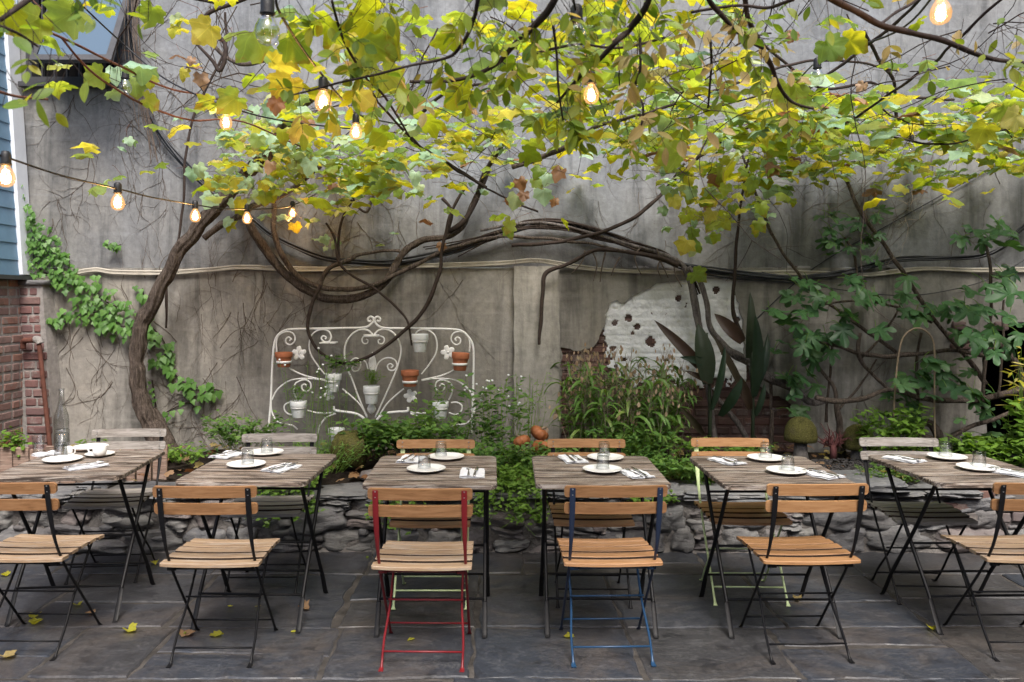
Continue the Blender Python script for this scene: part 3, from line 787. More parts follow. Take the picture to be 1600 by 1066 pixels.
# ---- cables on the wall
def pxpath(pts, Y=None, sub=6):
    """(u,v[,Y]) photo samples -> smoothed 3-D run"""
    q = [tuple(P(p[0],p[1],p[2] if len(p)>2 else Y)) for p in pts]
    return [Vector(a) for a in smooth_path(q, sub)]
cb = empty('black_cable_bundle', P(600,405,6.1), label='bundle of thin black cables sagging across the stucco wall', cat='cable')
random.seed(21)
base = [(192,-20),(205,60),(228,160),(255,215),(300,268),(340,305),(390,338),(430,368),(500,398),(560,407),(625,407),(700,392),(760,372),(830,350),(880,348),(950,365),(1010,388),(1060,412),(1120,424),(1200,432),(1250,434),(1320,425),(1400,405),(1470,402),(1530,398),(1570,380),(1600,352),(1680,300)]
for k in range(8):
    m = MB(); oy = rnd(-.02,.03); sp = rnd(-5,5)
    pts = [(u+rnd(-2,2), v+sp*(1 if 400<u else 1.4)*math.sin(u*.006+k)+k*.7+rnd(-1.2,1.2), 6.12+oy) for u,v in base]
    if k in (5,): pts = [p for p in pts if p[0] > 480]
    if k in (6,7): pts = [p for p in pts if p[0] < 1250]
    m.tube(pxpath(pts), rnd(.005,.0085), 6); o = m.build('cable', M['cable'], cb); loc(o,cb)
wc = empty('cream_cable_bundle', P(600,418,6.1), label='pair of cream painted cables running level along the seam of the stucco wall', cat='cable')
for k,(dv,r) in enumerate(((0,.008),(2.2,.006),(4.5,.007),(3.2,.005))):
    m = MB(); pts = [(-60,478),(0,452),(40,440),(90,430),(145,420),(180,423),(260,424),(330,420),(380,416),(470,419),(560,417),(640,414),(720,412),(790,408),(840,405),(900,415),(960,421),(1050,424),(1150,425),(1250,424),(1350,427),(1400,422),(1450,418),(1520,420),(1600,419),(1700,415)]
    m.tube(pxpath([(u,v+dv+rnd(-1,1),6.135-(.03 if 790<u<880 else 0)) for u,v in pts]), r, 6); o = m.build('cable', M['cable_white'], wc); loc(o,wc)
m = MB(); m.tube(pxpath([(1190,425),(1240,440),(1330,455),(1420,462),(1500,450),(1560,430),(1610,400)],6.13), .004, 5)
tag(m.build('loose_wire', M['cable']), 'single thin black wire sagging below the cable bundle among the fig leaves', 'wire')
m = MB(); m.tube(pxpath([(1170,510),(1270,420),(1400,345),(1480,300),(1600,232),(1700,170)],6.16), .005, 5)
tag(m.build('conduit_line', M['cable']), 'thin dark line slanting up the stucco wall to the right edge', 'wire')
# ================================================================== TABLES AND CHAIRS
CACHE = {}
def part(key, name, mats, fn, parent, sharp=None, smooth=True):
    if key not in CACHE:
        m = MB(); fn(m); me = m.mesh(name, mats, smooth)
        if sharp and smooth: sharpen(me, sharp)
        CACHE[key] = me
    return link(name, CACHE[key], parent)
LONG = [(-.265,.781),(-.261,.755),(-.252,.70),(-.238,.64),(-.220,.58),(-.198,.52),(-.170,.465),(-.138,.415),(-.095,.355),(-.02,.26),(.07,.15),(.15,.05),(.175,.018),(.19,.004)]
ELL  = [(.0115,.0025),(.012,.0028),(.012,.0028),(.0115,.003),(.010,.0038),(.0075,.0048),(.0065,.0055)] + [(.006,.0055)]*5 + [(.007,.005),(.012,.003)]
SHORT = [(.172,.424),(.12,.36),(.0,.215),(-.10,.10),(-.165,.022),(-.182,.006),(-.205,.003)]
def slat_outline(w, h, r, bow, n=10):
    pass
def curved_board(m, w, h, t, bow, z, y, tilt, nseg=14):
    """backrest slat, bowed away in -y at the middle"""
    vs=[]; fs=[]
    r = .014
    xs_ = [-w/2+q for q in (0,.0015,.004,.008,.014)]+[-w/2+.014+(w-.028)*i/12 for i in range(1,12)]+[w/2-q for q in (.014,.008,.004,.0015,0)]
    nseg = len(xs_)-1
    for i,x in enumerate(xs_):
        e = min(abs(x+w/2),abs(x-w/2)); hh = h/2 - (r-math.sqrt(max(0,r*r-(r-e)**2)) if e<r else 0)
        yy = y - bow*(1-(2*x/w)**2)
        c,s_ = math.cos(tilt), math.sin(tilt)
        for (a,b) in ((-t/2,-hh),(t/2,-hh),(t/2,hh),(-t/2,hh)):
            vs.append(Vector((x, yy + a*c - b*s_, z + a*s_ + b*c)))
    for i in range(nseg):
        for j in range(4): fs.append((i*4+j,i*4+(j+1)%4,(i+1)*4+(j+1)%4,(i+1)*4+j))
    fs.append((3,2,1,0)); fs.append(tuple(nseg*4+j for j in range(4)))
    m.add(vs,fs)
def chair(pos, rz, metal, wood, label, metal2=None, group='folding bistro chairs around the tables'):
    r = empty('bistro_chair', pos, rz, label, 'chair', group)
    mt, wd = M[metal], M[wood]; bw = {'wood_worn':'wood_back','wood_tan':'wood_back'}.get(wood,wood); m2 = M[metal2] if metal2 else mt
    for sx in (-1,1):
        def f(m, sx=sx):
            p = [(sx*.185,y,z) for y,z in LONG]; p = smooth_path(p,3)
            q = smooth_path(ELL,3); m.tube([Vector(a) for a in p], 1, 8, ell=q)
        part(('long',sx,metal2 or metal),'upright_leg',m2,f,r,50)
        def f(m, sx=sx):
            p = [(sx*(.160+ .0*z),y,z) for y,z in SHORT]; p=[(sx*(.160+(.012 if z<.2 else 0)),y,z) for y,z in SHORT]
            m.tube([Vector(a) for a in smooth_path(p,3)], 1, 8, ell=smooth_path([(.0055,.0065)]*5+[(.009,.004),(.011,.0025)],3))
        part(('short',sx,metal),'leg',mt,f,r,50)
        def f(m, sx=sx):
            m.tube([Vector((sx*.172,-.178,.428)),Vector((sx*.172,.175,.428))],1,6,ell=None) if False else m.box((sx*.172,0,.4285),(.016,.36,.007))
            m.tube([Vector((sx*.150,-.172,.417)),Vector((sx*.185,-.172,.417))],.011,10)
        part(('bracket',sx,metal),'seat_bracket',mt,f,r)
    for k,(y,z,w,rr) in enumerate(((-.172,.416,.30,.0055),(-.012,.236,.335,.0045),(.125,.078,.36,.0045),(-.140,.060,.335,.0045))):
        def f(m): m.tube([Vector((-w/2,y,z)),Vector((w/2,y,z))], rr, 8)
        part(('str',k,metal),'stretcher',mt,f,r)
    def f(m):
        for k in range(5):
            y = -.166 + k*.083; z = .4415 - .010*((k-1.6)/2.4)**2
            n = 10; w = .425-.004*k
            for _ in (0,): 
                vs=[];fs=[]
                hw=.0315
                sec=[(-hw,-.006),(hw,-.006),(hw,.006),(hw-.002,.008),(-hw+.002,.008),(-hw,.006)]
                xs_=[-w/2+q for q in (0,.003,.009)]+[-w/2+.009+(w-.018)*i/9 for i in range(1,9)]+[w/2-q for q in (.009,.003,0)]
                n=len(xs_)-1
                for x in xs_:
                    e=min(x+w/2,w/2-x); sc = 1 if e>.0085 else .84+.16*(e/.0085)**.5
                    for a,b in sec: vs.append(Vector((x,y+a*sc,z+b-.006*(1-(2*x/w)**2)+(k==4)*(-.002*a/hw))))
                q=len(sec)
                for i in range(n):
                    for j in range(q): fs.append((i*q+j,(i+1)*q+j,(i+1)*q+(j+1)%q,i*q+(j+1)%q))
                fs.append(tuple(range(q))); fs.append(tuple(n*q+j for j in reversed(range(q))))
                b0=len(m.f); m.add(vs,fs)
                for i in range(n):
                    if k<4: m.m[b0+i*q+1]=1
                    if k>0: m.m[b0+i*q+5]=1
    part(('seat',wood),'seat',[wd,M['slat_gap_shade']],f,r,30)
    for k,(z,y) in enumerate(((.764,-.256),(.690,-.240))):
        def f(m):
            curved_board(m,.437,.049,.011,.016,z,y+.010,.16); m.mi=1
            for sx in (-.185,.185):
                for dz in (-.012,.012):
                    for s_,yy in ((-1,-.262 if k==0 else -.246),(1,-.2335 if k==0 else -.2185)):
                        m.lathe([(.0001,.0018),(.0035,.001),(.0042,0)],(sx,yy+.002*s_-dz*.16,z+dz),8,Matrix.Rotation(-s_*PI/2,3,'X'))
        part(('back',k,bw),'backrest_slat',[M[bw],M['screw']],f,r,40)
    return r

def table(pos, rz, label, seed):
    r = empty('bistro_table', pos, rz, label, 'table', 'slatted folding bistro tables in a row')
    random.seed(seed)
    W, D, T = .62, .70, .021
    m = MB(); ns = 9; R_=.045
    def xh(y):
        e = D/2-abs(y)
        return W/2 - (R_-math.sqrt(max(0,R_*R_-(R_-e)**2)) if e<R_ else 0)
    for k in range(ns):
        y0=-D/2+D*k/ns+.0019; y1=-D/2+D*(k+1)/ns-.0019
        ys=[y0+(y1-y0)*j/5 for j in range(6)]
        if k in (0,ns-1): ys = sorted(set(ys+[y0+.001,y0+.003,y0+.007,y1-.001,y1-.003,y1-.007]))
        sl=rnd(-.0010,.0010); tz=.73+rnd(-.0018,.0010)
        right=[(xh(y)-rnd(0,.0012),y) for y in ys]; left=[(-xh(y)+rnd(0,.0012),y) for y in reversed(ys)]
        o=right+left; n=len(o); c=Vector((0,(y0+y1)/2,0))
        vs=[Vector((x-(.003 if x>0 else -.003),y*1.0,tz)) for x,y in o]+[Vector((x,y,tz-.004)) for x,y in o]+[Vector((x,y,tz-T)) for x,y in o]
        fs=[tuple(range(n)),tuple(reversed(range(2*n,3*n)))]
        for j in range(n):
            fs+=[(n+j,n+(j+1)%n,(j+1)%n,j),(2*n+j,2*n+(j+1)%n,n+(j+1)%n,n+j)]
        b0=len(m.f); m.add(vs,fs)
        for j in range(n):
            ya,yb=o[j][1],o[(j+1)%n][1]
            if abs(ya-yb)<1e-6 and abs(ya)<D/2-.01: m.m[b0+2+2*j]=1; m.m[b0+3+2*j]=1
    m.build('tabletop', [M['table_wood'],M['slat_gap_shade']], r, smooth=False)
    for sx in (-1,1):
        for k,s_ in enumerate((1,-1)):
            def f(m, sx=sx, s_=s_):
                xo = sx*(.252+.010*k)
                pts=[(xo,s_*.235,.700),(xo,s_*.10,.50),(xo,-s_*.03,.325),(xo,-s_*.165,.150),(xo,-s_*.178,.13),(xo,-s_*.25,.014),(xo,-s_*.268,.004)]
                e=[(.0095,.0095)]*4+[(.0115,.0035),(.0125,.003),(.0125,.003)]
                m.tube([Vector(a) for a in smooth_path(pts,4)],1,9,ell=smooth_path(e,4))
            part(('tleg',sx,k),'leg',M['black'],f,r,50)
        def f(m,sx=sx): m.box((sx*.257,0,.7015),(.024,.52,.010),None,.002)
        part(('trail',sx),'top_rail',M['black'],f,r,smooth=False)
    for k,(y,z,w) in enumerate(((-.175,.150,.50),(.175,.150,.51),(.0,.352,.51),(.15,.585,.5))):
        def f(m): m.tube([Vector((-w/2,y,z)),Vector((w/2,y,z))],.0062,8)
        part(('tstr',k),'stretcher',M['black'],f,r)
    return r
TY = 4.03
def cx(u, y): return (u-CU)*y/F
tabs = []
tinfo = [(60,3.78,0.0,'leftmost slatted grey-brown table carrying the bottle and the white cup'),
         (377,3.76,-.0,'second slatted table from the left, between two black-framed chairs with a grey slatted chair behind'),
         (672,3.76,.0,'slatted wooden table standing behind the red-framed chair'),
         (943,3.76,.0,'slatted wooden table standing behind the blue-framed chair'),
         (1230,3.76,0,'slatted wooden table right of the blue chair, with a lime green-framed chair tucked behind'),
         (1558,3.78,0,'rightmost slatted wooden table cut off by the right edge of the photo')]
for i,(u,yf,rz,lb) in enumerate(tinfo):
    t = table((cx(u,yf), (4.20,4.10,4.04,4.04,4.03,4.08)[i], 0), rz, lb, 40+i); tabs.append(t)
tabs[5].rotation_euler.z = .03; tabs[3].rotation_euler.z = -.02; tabs[1].rotation_euler.z=-.03; tabs[0].rotation_euler.z=.08
# front row, seen from behind (u of near feet, Y of near feet)
fr_ = [(24,3.55,.0,'black','wood_worn','black-framed chair with worn tan slats at the bottom left corner, cut by the frame',None),
       (327,3.48,-.02,'black','wood_worn','black-framed chair with tan slats, its back to us, at the second table from the left',None),
       (660,3.44,0,'red','wood_worn','chair with glossy red frame and tan slats, its back to us',None),
       (957,3.49,.0,'blue','wood_tan','chair with blue legs, dark navy uprights and tan slats, its back to us','navy'),
       (1267,3.52,-.0,'black','wood_orange','black-framed chair with bright orange slats, its back to us, right of the blue chair',None),
       (1618,3.54,.02,'black','wood_worn','black-framed chair with worn brown seat at the right edge, cut by the frame',None)]
for (u,y,rz,mt,wd,lb,m2) in fr_:
    c = chair((cx(u,y), y+.19, 0), rz+(.025 if int(u)%2 else -.02), mt, wd, lb, m2)
# far row, facing us: local +Y (front) turned toward the camera
bk_ = [(202,4.88,.08,'black','wood_grey','silvery grey slatted chair facing us behind the leftmost table',None),
       (435,4.70,.02,'black','wood_grey','silvery grey slatted chair facing us behind the second table from the left',None),
       (680,4.50,.0,'green','wood_orange','lime green-framed chair with orange slats behind the table at the red chair',None),
       (916,4.52,-.02,'black','wood_orange','dark-framed chair with orange slats facing us behind the table at the blue chair',None),
       (1142,4.55,-.03,'green','wood_orange','lime green-framed chair with orange slats behind the table right of the blue chair',None),
       (1407,4.56,-.05,'black','wood_grey','weathered grey slatted chair facing us behind the rightmost table',None)]
for (u,y,rz,mt,wd,lb,m2) in bk_:
    c = chair((cx(u,y), y-.20, 0), PI+rz, mt, wd, lb, m2)

# ================================================================== THINGS ON THE TABLES
TZ = .7305
def on(u, v, z=TZ):
    p = G(u, v, z); return p
plate_prof = [(.0001,.006),(.045,.0062),(.058,.007),(.066,.010),(.092,.0165),(.0955,.0178),(.0965,.0168),(.094,.0140),(.070,.0065),(.052,.001),(.048,0),(.044,.003),(.0001,.003)]
def plate(u,v,lb,s=1.0):
    def f(m): m.lathe([(a*s,b) for a,b in plate_prof],(0,0,0),40)
    o = part(('plate',s),'plate',M['ceramic'],f,None); o.location = on(u,v); 
    return tag(o,lb,'plate','white plates on the tables')
def tumbler(p,lb,s=1.0,hs=1.0,up=False):
    prof=[(.0001,.080),(.0285,.080),(.0302,.0785),(.0310,.075),(.0355,.0015),(.0348,0),(.0334,.0015),(.0292,.064),(.027,.0660),(.0001,.0665)]
    if up: prof=[(.0001,0),(.0245,0),(.0262,.003),(.0345,.0865),(.0338,.088),(.0326,.0865),(.0256,.012),(.024,.0105),(.0001,.010)]
    def f(m): m.lathe([(a*s,b*s*hs) for a,b in prof],(0,0,0),28)
    o = part(('tumbler',s,hs,up),'tumbler',M['glass'],f,None); o.location = p
    return tag(o,lb,'glass','clear tumblers on the tables')
def napkin(p,rz,lb,L=.15,W=.10):
    sd=int(p.x*100)
    m=MB(); n=16; random.seed(sd); ph=rnd(0,9)
    for layer,(lx,ly,z0,t) in enumerate(((L,W,.001,.004),(L*.97,W*.95,.0052,.004),(L*.98,W*.42,.0094,.0035))):
        yo = 0 if layer<2 else W*.24
        vs=[];fs=[];ny=8
        for side in (0,1):
            for i in range(n+1):
                for j in range(ny+1):
                    x=-lx/2+lx*i/n; y=-ly/2+ly*j/ny+yo
                    e=min(1,min(i,n-i,j,ny-j)/1.0)
                    z=z0+(t*.5+ (t*.5*e if side else -t*.5*e)) + .0022*noise.noise(Vector((x*30+ph,y*30,layer)))*(1+layer*.6) + .0015*math.sin(x*60+ph)
                    x2=x+.003*noise.noise(Vector((y*40,ph,layer))); vs.append(Vector((x2,y+.003*noise.noise(Vector((x*30,ph,layer+3))),max(.0004,z))))
        K=(n+1)*(ny+1)
        for s_ in (0,1):
            for i in range(n):
                for j in range(ny):
                    a=s_*K+i*(ny+1)+j; q=(a,a+ny+1,a+ny+2,a+1); fs.append(q if s_ else q[::-1])
        rim=[i*(ny+1) for i in range(n+1)]+[n*(ny+1)+j for j in range(1,ny+1)]+[i*(ny+1)+ny for i in range(n-1,-1,-1)]+[j for j in range(ny-1,0,-1)]
        for a,b in zip(rim,rim[1:]+rim[:1]): fs.append((a,b,K+b,K+a))
        m.add(vs,fs)
    o=m.build('napkin',M['cloth'],None); o.location=p; o.rotation_euler=(0,0,rz)
    return tag(o,lb,'napkin','folded white napkins on the tables')
def fork_mesh(m):
    pts=[(0,-.09,.003),(0,-.04,.0045),(0,.02,.004),(0,.045,.003)]
    m.tube([Vector(a) for a in smooth_path(pts,4)],1,8,ell=smooth_path([(.0065,.0012),(.0045,.0013),(.0025,.0016),(.006,.0012)],4))
    m.box((0,.052,.0028),(.022,.016,.0022),None,.001)
    for k in range(4):
        x=-.0095+k*.00633; m.tube([Vector((x,.058,.003)),Vector((x,.075,.0045)),Vector((x*.97,.092,.0035))],[.0014,.0013,.0008],6)
def knife_mesh(m):
    pts=[(0,-.10,.003),(0,-.06,.0042),(0,-.01,.004),(0,.0,.004)]
    m.tube([Vector(a) for a in smooth_path(pts,4)],1,8,ell=smooth_path([(.0065,.0022),(.006,.0026),(.0048,.0024),(.0045,.002)],4))
    out=[(-.006,0),(.0075,0),(.0105,.03),(.0105,.07),(.004,.098),(-.003,.105),(-.006,.08)]
    m.prism(out,.0032,.0050,lambda x,y,h:Vector((x,y,h)))
def cutlery(p,rz,where):
    Mz=Matrix.Rotation(rz,3,'Z')
    a=part(('fork',),'fork',M['steel'],fork_mesh,None); a.location=p+Mz@Vector((-.018,.0,.0118)); a.rotation_euler=(0,0,rz+.03)
    tag(a,'fork on the '+where,'fork','steel forks on napkins')
    b=part(('knife',),'knife',M['steel'],knife_mesh,None); b.location=p+Mz@Vector((.016,.0,.0118)); b.rotation_euler=(0,0,rz-.05)
    tag(b,'knife on the '+where,'knife','steel knives on napkins')
def setting(near, far, nnap, fnap, name):
    """near/far: (plate u,v, glass du), naps: (u,v,rot)"""
    for (d,nm) in ((near,'nearer'),(far,'farther')):
        u,v,gu,gv,pl = d
        plate(u,v,'round white plate on the %s side of %s'%(nm,name))
        gp = on(gu,gv,TZ+ (.0085 if pl else 0)); tumbler(gp,'upturned tumbler on the %s plate of %s'%(nm,name),.92)
    for (d,nm) in ((nnap,'near right'),(fnap,'far left')):
        u,v,rz = d; p=on(u,v); lb='folded white napkin at the %s corner of %s'%(nm,name)
        napkin(p,rz+PI/2,lb,.185,.12); cutlery(p,rz if nm=='near right' else rz+PI,'%s napkin of %s'%(nm,name))
N2='the second table from the left'; N3='the table behind the red chair'; N4='the table behind the blue chair'; N5='the table right of the blue chair'; N6='the rightmost table'
setting((385,729,387,724,1),(415,710,417,706,1),(440,733,-.42),(357,712,-.35),N2)
setting((666,736,663,731,1),(697,717,689,712,1),(738,741,0.0),(642,719,-.15),N3)
setting((941,737,942,732,1),(946,718,944,712,1),(994,742,.25),(895,719,.2),N4)
setting((1229,739,1231,734,1),(1197,719,1197,714,1),(1283,743,.5),(1136,722,.35),N5)
setting((1528,734,1530,728,1),(1480,717,1478,712,1),(1578,740,.6),(1413,719,.5),N6)
# leftmost table
plate(98,721,'round white plate near the front of the leftmost table')
plate(141,702,'round white plate at the back of the leftmost table, behind the cup')
tumbler(on(95,714,TZ+.0085),'short clear upturned tumbler standing on the near plate of the leftmost table',.92)
tumbler(on(60,709),'clear tumbler standing at the left back of the leftmost table',.98,1.15,True)
tumbler(on(97,706),'large clear glass in front of the bottle on the leftmost table',1.2,1.3)
p=on(135,730); napkin(p,-.75+PI/2,'folded white napkin at the near right corner of the leftmost table',.19,.11); cutlery(p,-.75,'near right napkin of the leftmost table')
p=on(72,711); napkin(p,-.6+PI/2,'folded white napkin beside the left tumbler on the leftmost table',.12,.09)
bp=on(96,700)
m=MB(); m.lathe([(.0001,0),(.036,0),(.040,.004),(.040,.16),(.037,.185),(.022,.235),(.0155,.27),(.0145,.325),(.0165,.327),(.0165,.336),(.0135,.336),(.0125,.27),(.019,.235),(.034,.185),(.0372,.16),(.0372,.012),(.0001,.010)],(0,0,0),32)
o=m.build('bottle',M['glass'],None); o.location=bp; tag(o,'tall clear glass water bottle with narrow neck on the leftmost table','bottle')
cup=empty('cup',on(156,712,TZ+.010),0,'white cup resting on its saucer on the leftmost table','cup')
m=MB(); m.lathe([(a*.88,b*.92) for a,b in [(.0001,.0),(.026,0),(.034,.006),(.040,.02),(.0415,.058),(.0405,.059),(.0385,.057),(.037,.02),(.030,.008),(.0001,.006)]],(0,0,0),32); m.build('cup_body',M['ceramic'],cup)
m=MB(); m.tube([Vector(a) for a in smooth_path([(-.039,0,.048),(-.058,0,.046),(-.062,0,.032),(-.054,0,.018),(-.040,0,.018)],5)],.0042,8); m.build('handle',M['ceramic'],cup)
def f(m): m.lathe([(a*.78,b*.8) for a,b in plate_prof],(0,0,0),36)
o=part(('saucer',),'saucer',M['ceramic'],f,None); o.location=on(156,712); tag(o,'small white saucer under the cup on the leftmost table','saucer')
cr=empty('creamer',on(107,713),0,'tiny white creamer jug between the glasses on the leftmost table','jug')
m=MB(); m.lathe([(.0001,0),(.018,0),(.022,.01),(.021,.035),(.017,.045),(.019,.052),(.0175,.052),(.0155,.045),(.019,.02),(.0001,.005)],(0,0,0),24); m.build('jug_body',M['ceramic'],cr)
m=MB(); m.tube([Vector(a) for a in smooth_path([(.018,0,.042),(.034,0,.04),(.034,0,.018),(.02,0,.012)],5)],.003,7); m.build('handle',M['ceramic'],cr)
# ================================================================== IRON HEADBOARD (traced in quarter-pixels, origin 400,480)
HY = 5.93
def HP(a, b, y=HY): return P(400+a/4, 480+b/4, y)
hb = empty('iron_headboard', HP(730,800), label='old white wrought iron bed headboard with scrolls and flowers hung with little pots', cat='headboard')
def hpath(pts, y=HY, sub=6): return [Vector(q) for q in smooth_path([tuple(HP(a,b,y)) for a,b in pts], sub)]
def hb_part(name, runs, r, y=HY):
    m = MB()
    for run in runs: m.tube(hpath(run,y), r, 8)
    o = m.build(name, M['white_iron'], hb); loc(o, hb); return o
def mir(run, c=732): return [(2*c-a,b) for a,b in run]
hb_part('frame', [[(78,800),(80,740),(92,600),(99,430),(106,300),(120,205),(150,163),(190,143),(250,137),(400,134),(550,131),(640,130),(690,124),(720,105),(735,84),(731,66),(714,61),(700,72),(702,86),(714,88),(718,79)],
     [(1350,800),(1352,700),(1357,500),(1360,300),(1353,232),(1330,190),(1290,152),(1230,139),(1100,135),(900,133),(810,131),(768,119),(747,98),(741,80),(747,66),(762,61),(776,72),(774,85),(762,88),(757,79)]], .0082)
hb_part('heart_scroll', [[(695,690),(640,560),(600,450),(565,370),(553,280),(565,220),(600,170),(645,143),(690,141),(718,158),(733,178)],
     [(745,690),(800,570),(850,460),(885,370),(906,280),(895,215),(860,163),(815,139),(772,143),(748,160),(733,178)]], .0065)
S2=[(430,420),(390,370),(345,300),(332,240),(345,180),(380,148),(420,140),(455,152),(470,185),(455,215),(425,215),(408,195),(420,180),(438,188),(432,200)]
S1=[(130,280),(128,220),(145,175),(185,155),(225,160),(243,185),(240,215),(215,235),(190,225),(187,200),(205,188),(220,200),(210,210)]
S3=[(205,380),(260,410),(330,435),(430,455)]
S4=[(100,580),(130,520),(190,470),(250,450),(340,447),(430,458)]
S4b=[(94,600),(98,650),(120,700),(160,730),(225,738),(260,765)]
S5=[(260,580),(240,540),(240,490),(265,465),(310,455),(340,475),(340,510),(315,527),(290,515),(287,490),(305,482),(318,495)]
S6=[(260,660),(215,672),(182,650),(178,615),(210,595),(245,598)]
S7=[(320,645),(380,660),(450,662),(500,656)]
S8=[(540,510),(600,560),(650,610),(695,680)]
S9=[(500,665),(440,690),(400,740),(385,790)]
S10=[(590,340),(615,320),(640,325),(655,360),(640,395),(612,400),(600,380),(615,366),(628,376)]
S11=[(700,390),(690,350),(672,333)]
for nm,s_ in (('upper_scroll',S2),('corner_scroll',S1),('cross_bar',S3),('side_scroll',S4),('lower_loop',S4b),('inner_scroll',S5),('small_curl',S6),('arm',S7),('spray',S8),('foot_scroll',S9)):
    hb_part(nm,[s_],.0058); hb_part(nm,[mir(s_)],.0058)
hb_part('centre_curl',[S10,S11,[(745,400),(765,350),(800,322),(840,318),(872,335),(880,370),(860,395),(832,392),(822,368),(838,354),(856,366),(845,380)]],.0055)
hb_part('hook_curls',[[(728,185),(700,180),(672,185),(662,205),(672,226),(694,226),(700,208),(688,200)],[(738,185),(765,180),(795,188),(802,208),(790,228),(768,226),(764,208),(776,202)]],.005)
hb_part('thick_branch',[[(485,620),(495,645),(560,655),(620,665),(665,688),(695,720)],[(950,625),(945,650),(880,655),(820,662),(780,680),(755,705)]],.0095, HY-.01)
m=MB(); m.prism([(-.045,0),(0,.035),(.045,0),(0,-.035)],-.002,.002,lambda x,y,h:HP(735,178)+Vector((x*1.2,y*.3,h))) 
for (a,b) in ((722,178),): m.lathe([(.0001,0),(.055,0),(.058,.006),(.058,.018),(.054,.018)],HP(a,b+8),24)
o=m.build('pot_ring',M['white_iron'],hb); loc(o,hb)
m=MB(); m.box(HP(455,222,HY-.05),(.115,.11,.010),None,.002); o=m.build('pot_shelf',M['white_iron'],hb,smooth=False); loc(o,hb)
# leaf bud in the middle
m=MB(); p0=HP(728,412); 
vs=[];fs=[]
prof=[(0,.003),(.2,.022),(.45,.030),(.7,.022),(.9,.009),(1,.001)]
m.tube([p0+Vector((0,0,.155*t)) for t,_ in prof],1,10,ell=[(w,w*.4) for _,w in prof]); o=m.build('leaf_bud',M['white_iron'],hb); loc(o,hb)
m=MB(); p0=HP(722,670); m.tube([p0+Vector((0,0,.09*t)) for t,_ in prof],1,10,ell=[(w*1.1,w*.5) for _,w in prof]); o=m.build('leaf_bud',M['white_iron'],hb); loc(o,hb)
for (a,b,s_) in ((270,288,1),(1200,282,1),(967,555,.95),(458,548,.85)):
    m=MB(); c=HP(a,b,HY-.015)
    for k in range(5):
        an=PI/2+2*PI*k/5+(.3 if a!=270 else 0); d=Vector((math.cos(an),0,math.sin(an)))
        Mx=Matrix((d,Vector((0,1,0)),d.cross(Vector((0,1,0))))).transposed()
        m.blob(c+d*.030*s_+Vector((0,-.004,0)),(.046*s_,.012,.036*s_),seed=k+a,rough=.18,p=2.4,n=6,M=Mx)
    m.blob(c+Vector((0,-.010,0)),(.018*s_,.014,.018*s_),seed=1,rough=.1,p=2,n=4)
    o=m.build('flower',M['white_iron'],hb); loc(o,hb)
def pot(a, btop, bbot, wid, mat, lb, band=None, tilt=0.0, y=HY-.075):
    top=HP(a,btop,y); bot=HP(a,bbot,y); h=(top-bot).length; w=wid/4*y/F/2
    r=empty('flower_pot', bot, 0, lb, 'flower pot', 'small pots hung on the white headboard'); r.rotation_euler=(0,tilt,0)
    m=MB(); m.lathe([(.0001,.002),(w*.66,0),(w*.70,.004),(w*.88,h*.66),(w*.90,h*.68)],(0,0,0),28); m.build('body',mat,r)
    m=MB(); m.lathe([(w*.88,h*.66),(w*.97,h*.665),(w*1.0,h*.69),(w*1.0,h*.97),(w*.98,h),(w*.90,h),(w*.88,h*.97),(w*.86,h*.84),(.0001,h*.84)],(0,0,0),28); m.build('rim',mat,r)
    m=MB(); m.lathe([(w*.86,h*.845),(.001,h*.87)],(0,0,0),16); m.build('soil',M['soil'],r)
    if band is not None:
        zz=h*band; wr=w*(.70+.22*band)+.004
        m=MB(); m.lathe([(wr-.006,zz-.009),(wr+.001,zz-.009),(wr+.003,zz+.009),(wr-.004,zz+.009)],bot,28)
        m.box(bot+Vector((0,wr+.03,zz)),(.014,.06,.010))
        o=m.build('pot_ring',M['white_iron'],hb); loc(o,hb)
    return r
tc, wp = M['terracotta'], M['white_pot']
pot(174,282,374,108,tc,'terracotta pot at the upper left corner of the white headboard',.34)
pot(962,395,495,112,tc,'terracotta pot near the middle right of the white headboard',.28)
pot(1273,285,396,110,tc,'terracotta pot at the upper right corner of the white headboard',.36,tilt=.06)
pot(1025,168,280,104,wp,'white painted pot hooked to the top rail of the headboard',.60)
pot(478,415,530,100,wp,'white painted pot with rusty rim left of the headboard centre',.58,tilt=.07)
pot(722,492,602,104,wp,'white painted pot in the exact centre of the headboard with a tuft of green',.60)
pot(266,586,690,106,wp,'white painted pot low on the left side of the headboard behind stems',.6)
pot(1152,590,697,104,wp,'white painted pot low on the right side of the headboard',.6)
pot(503,757,862,104,wp,'white painted pot hanging lowest on the headboard near the boulder',.6)

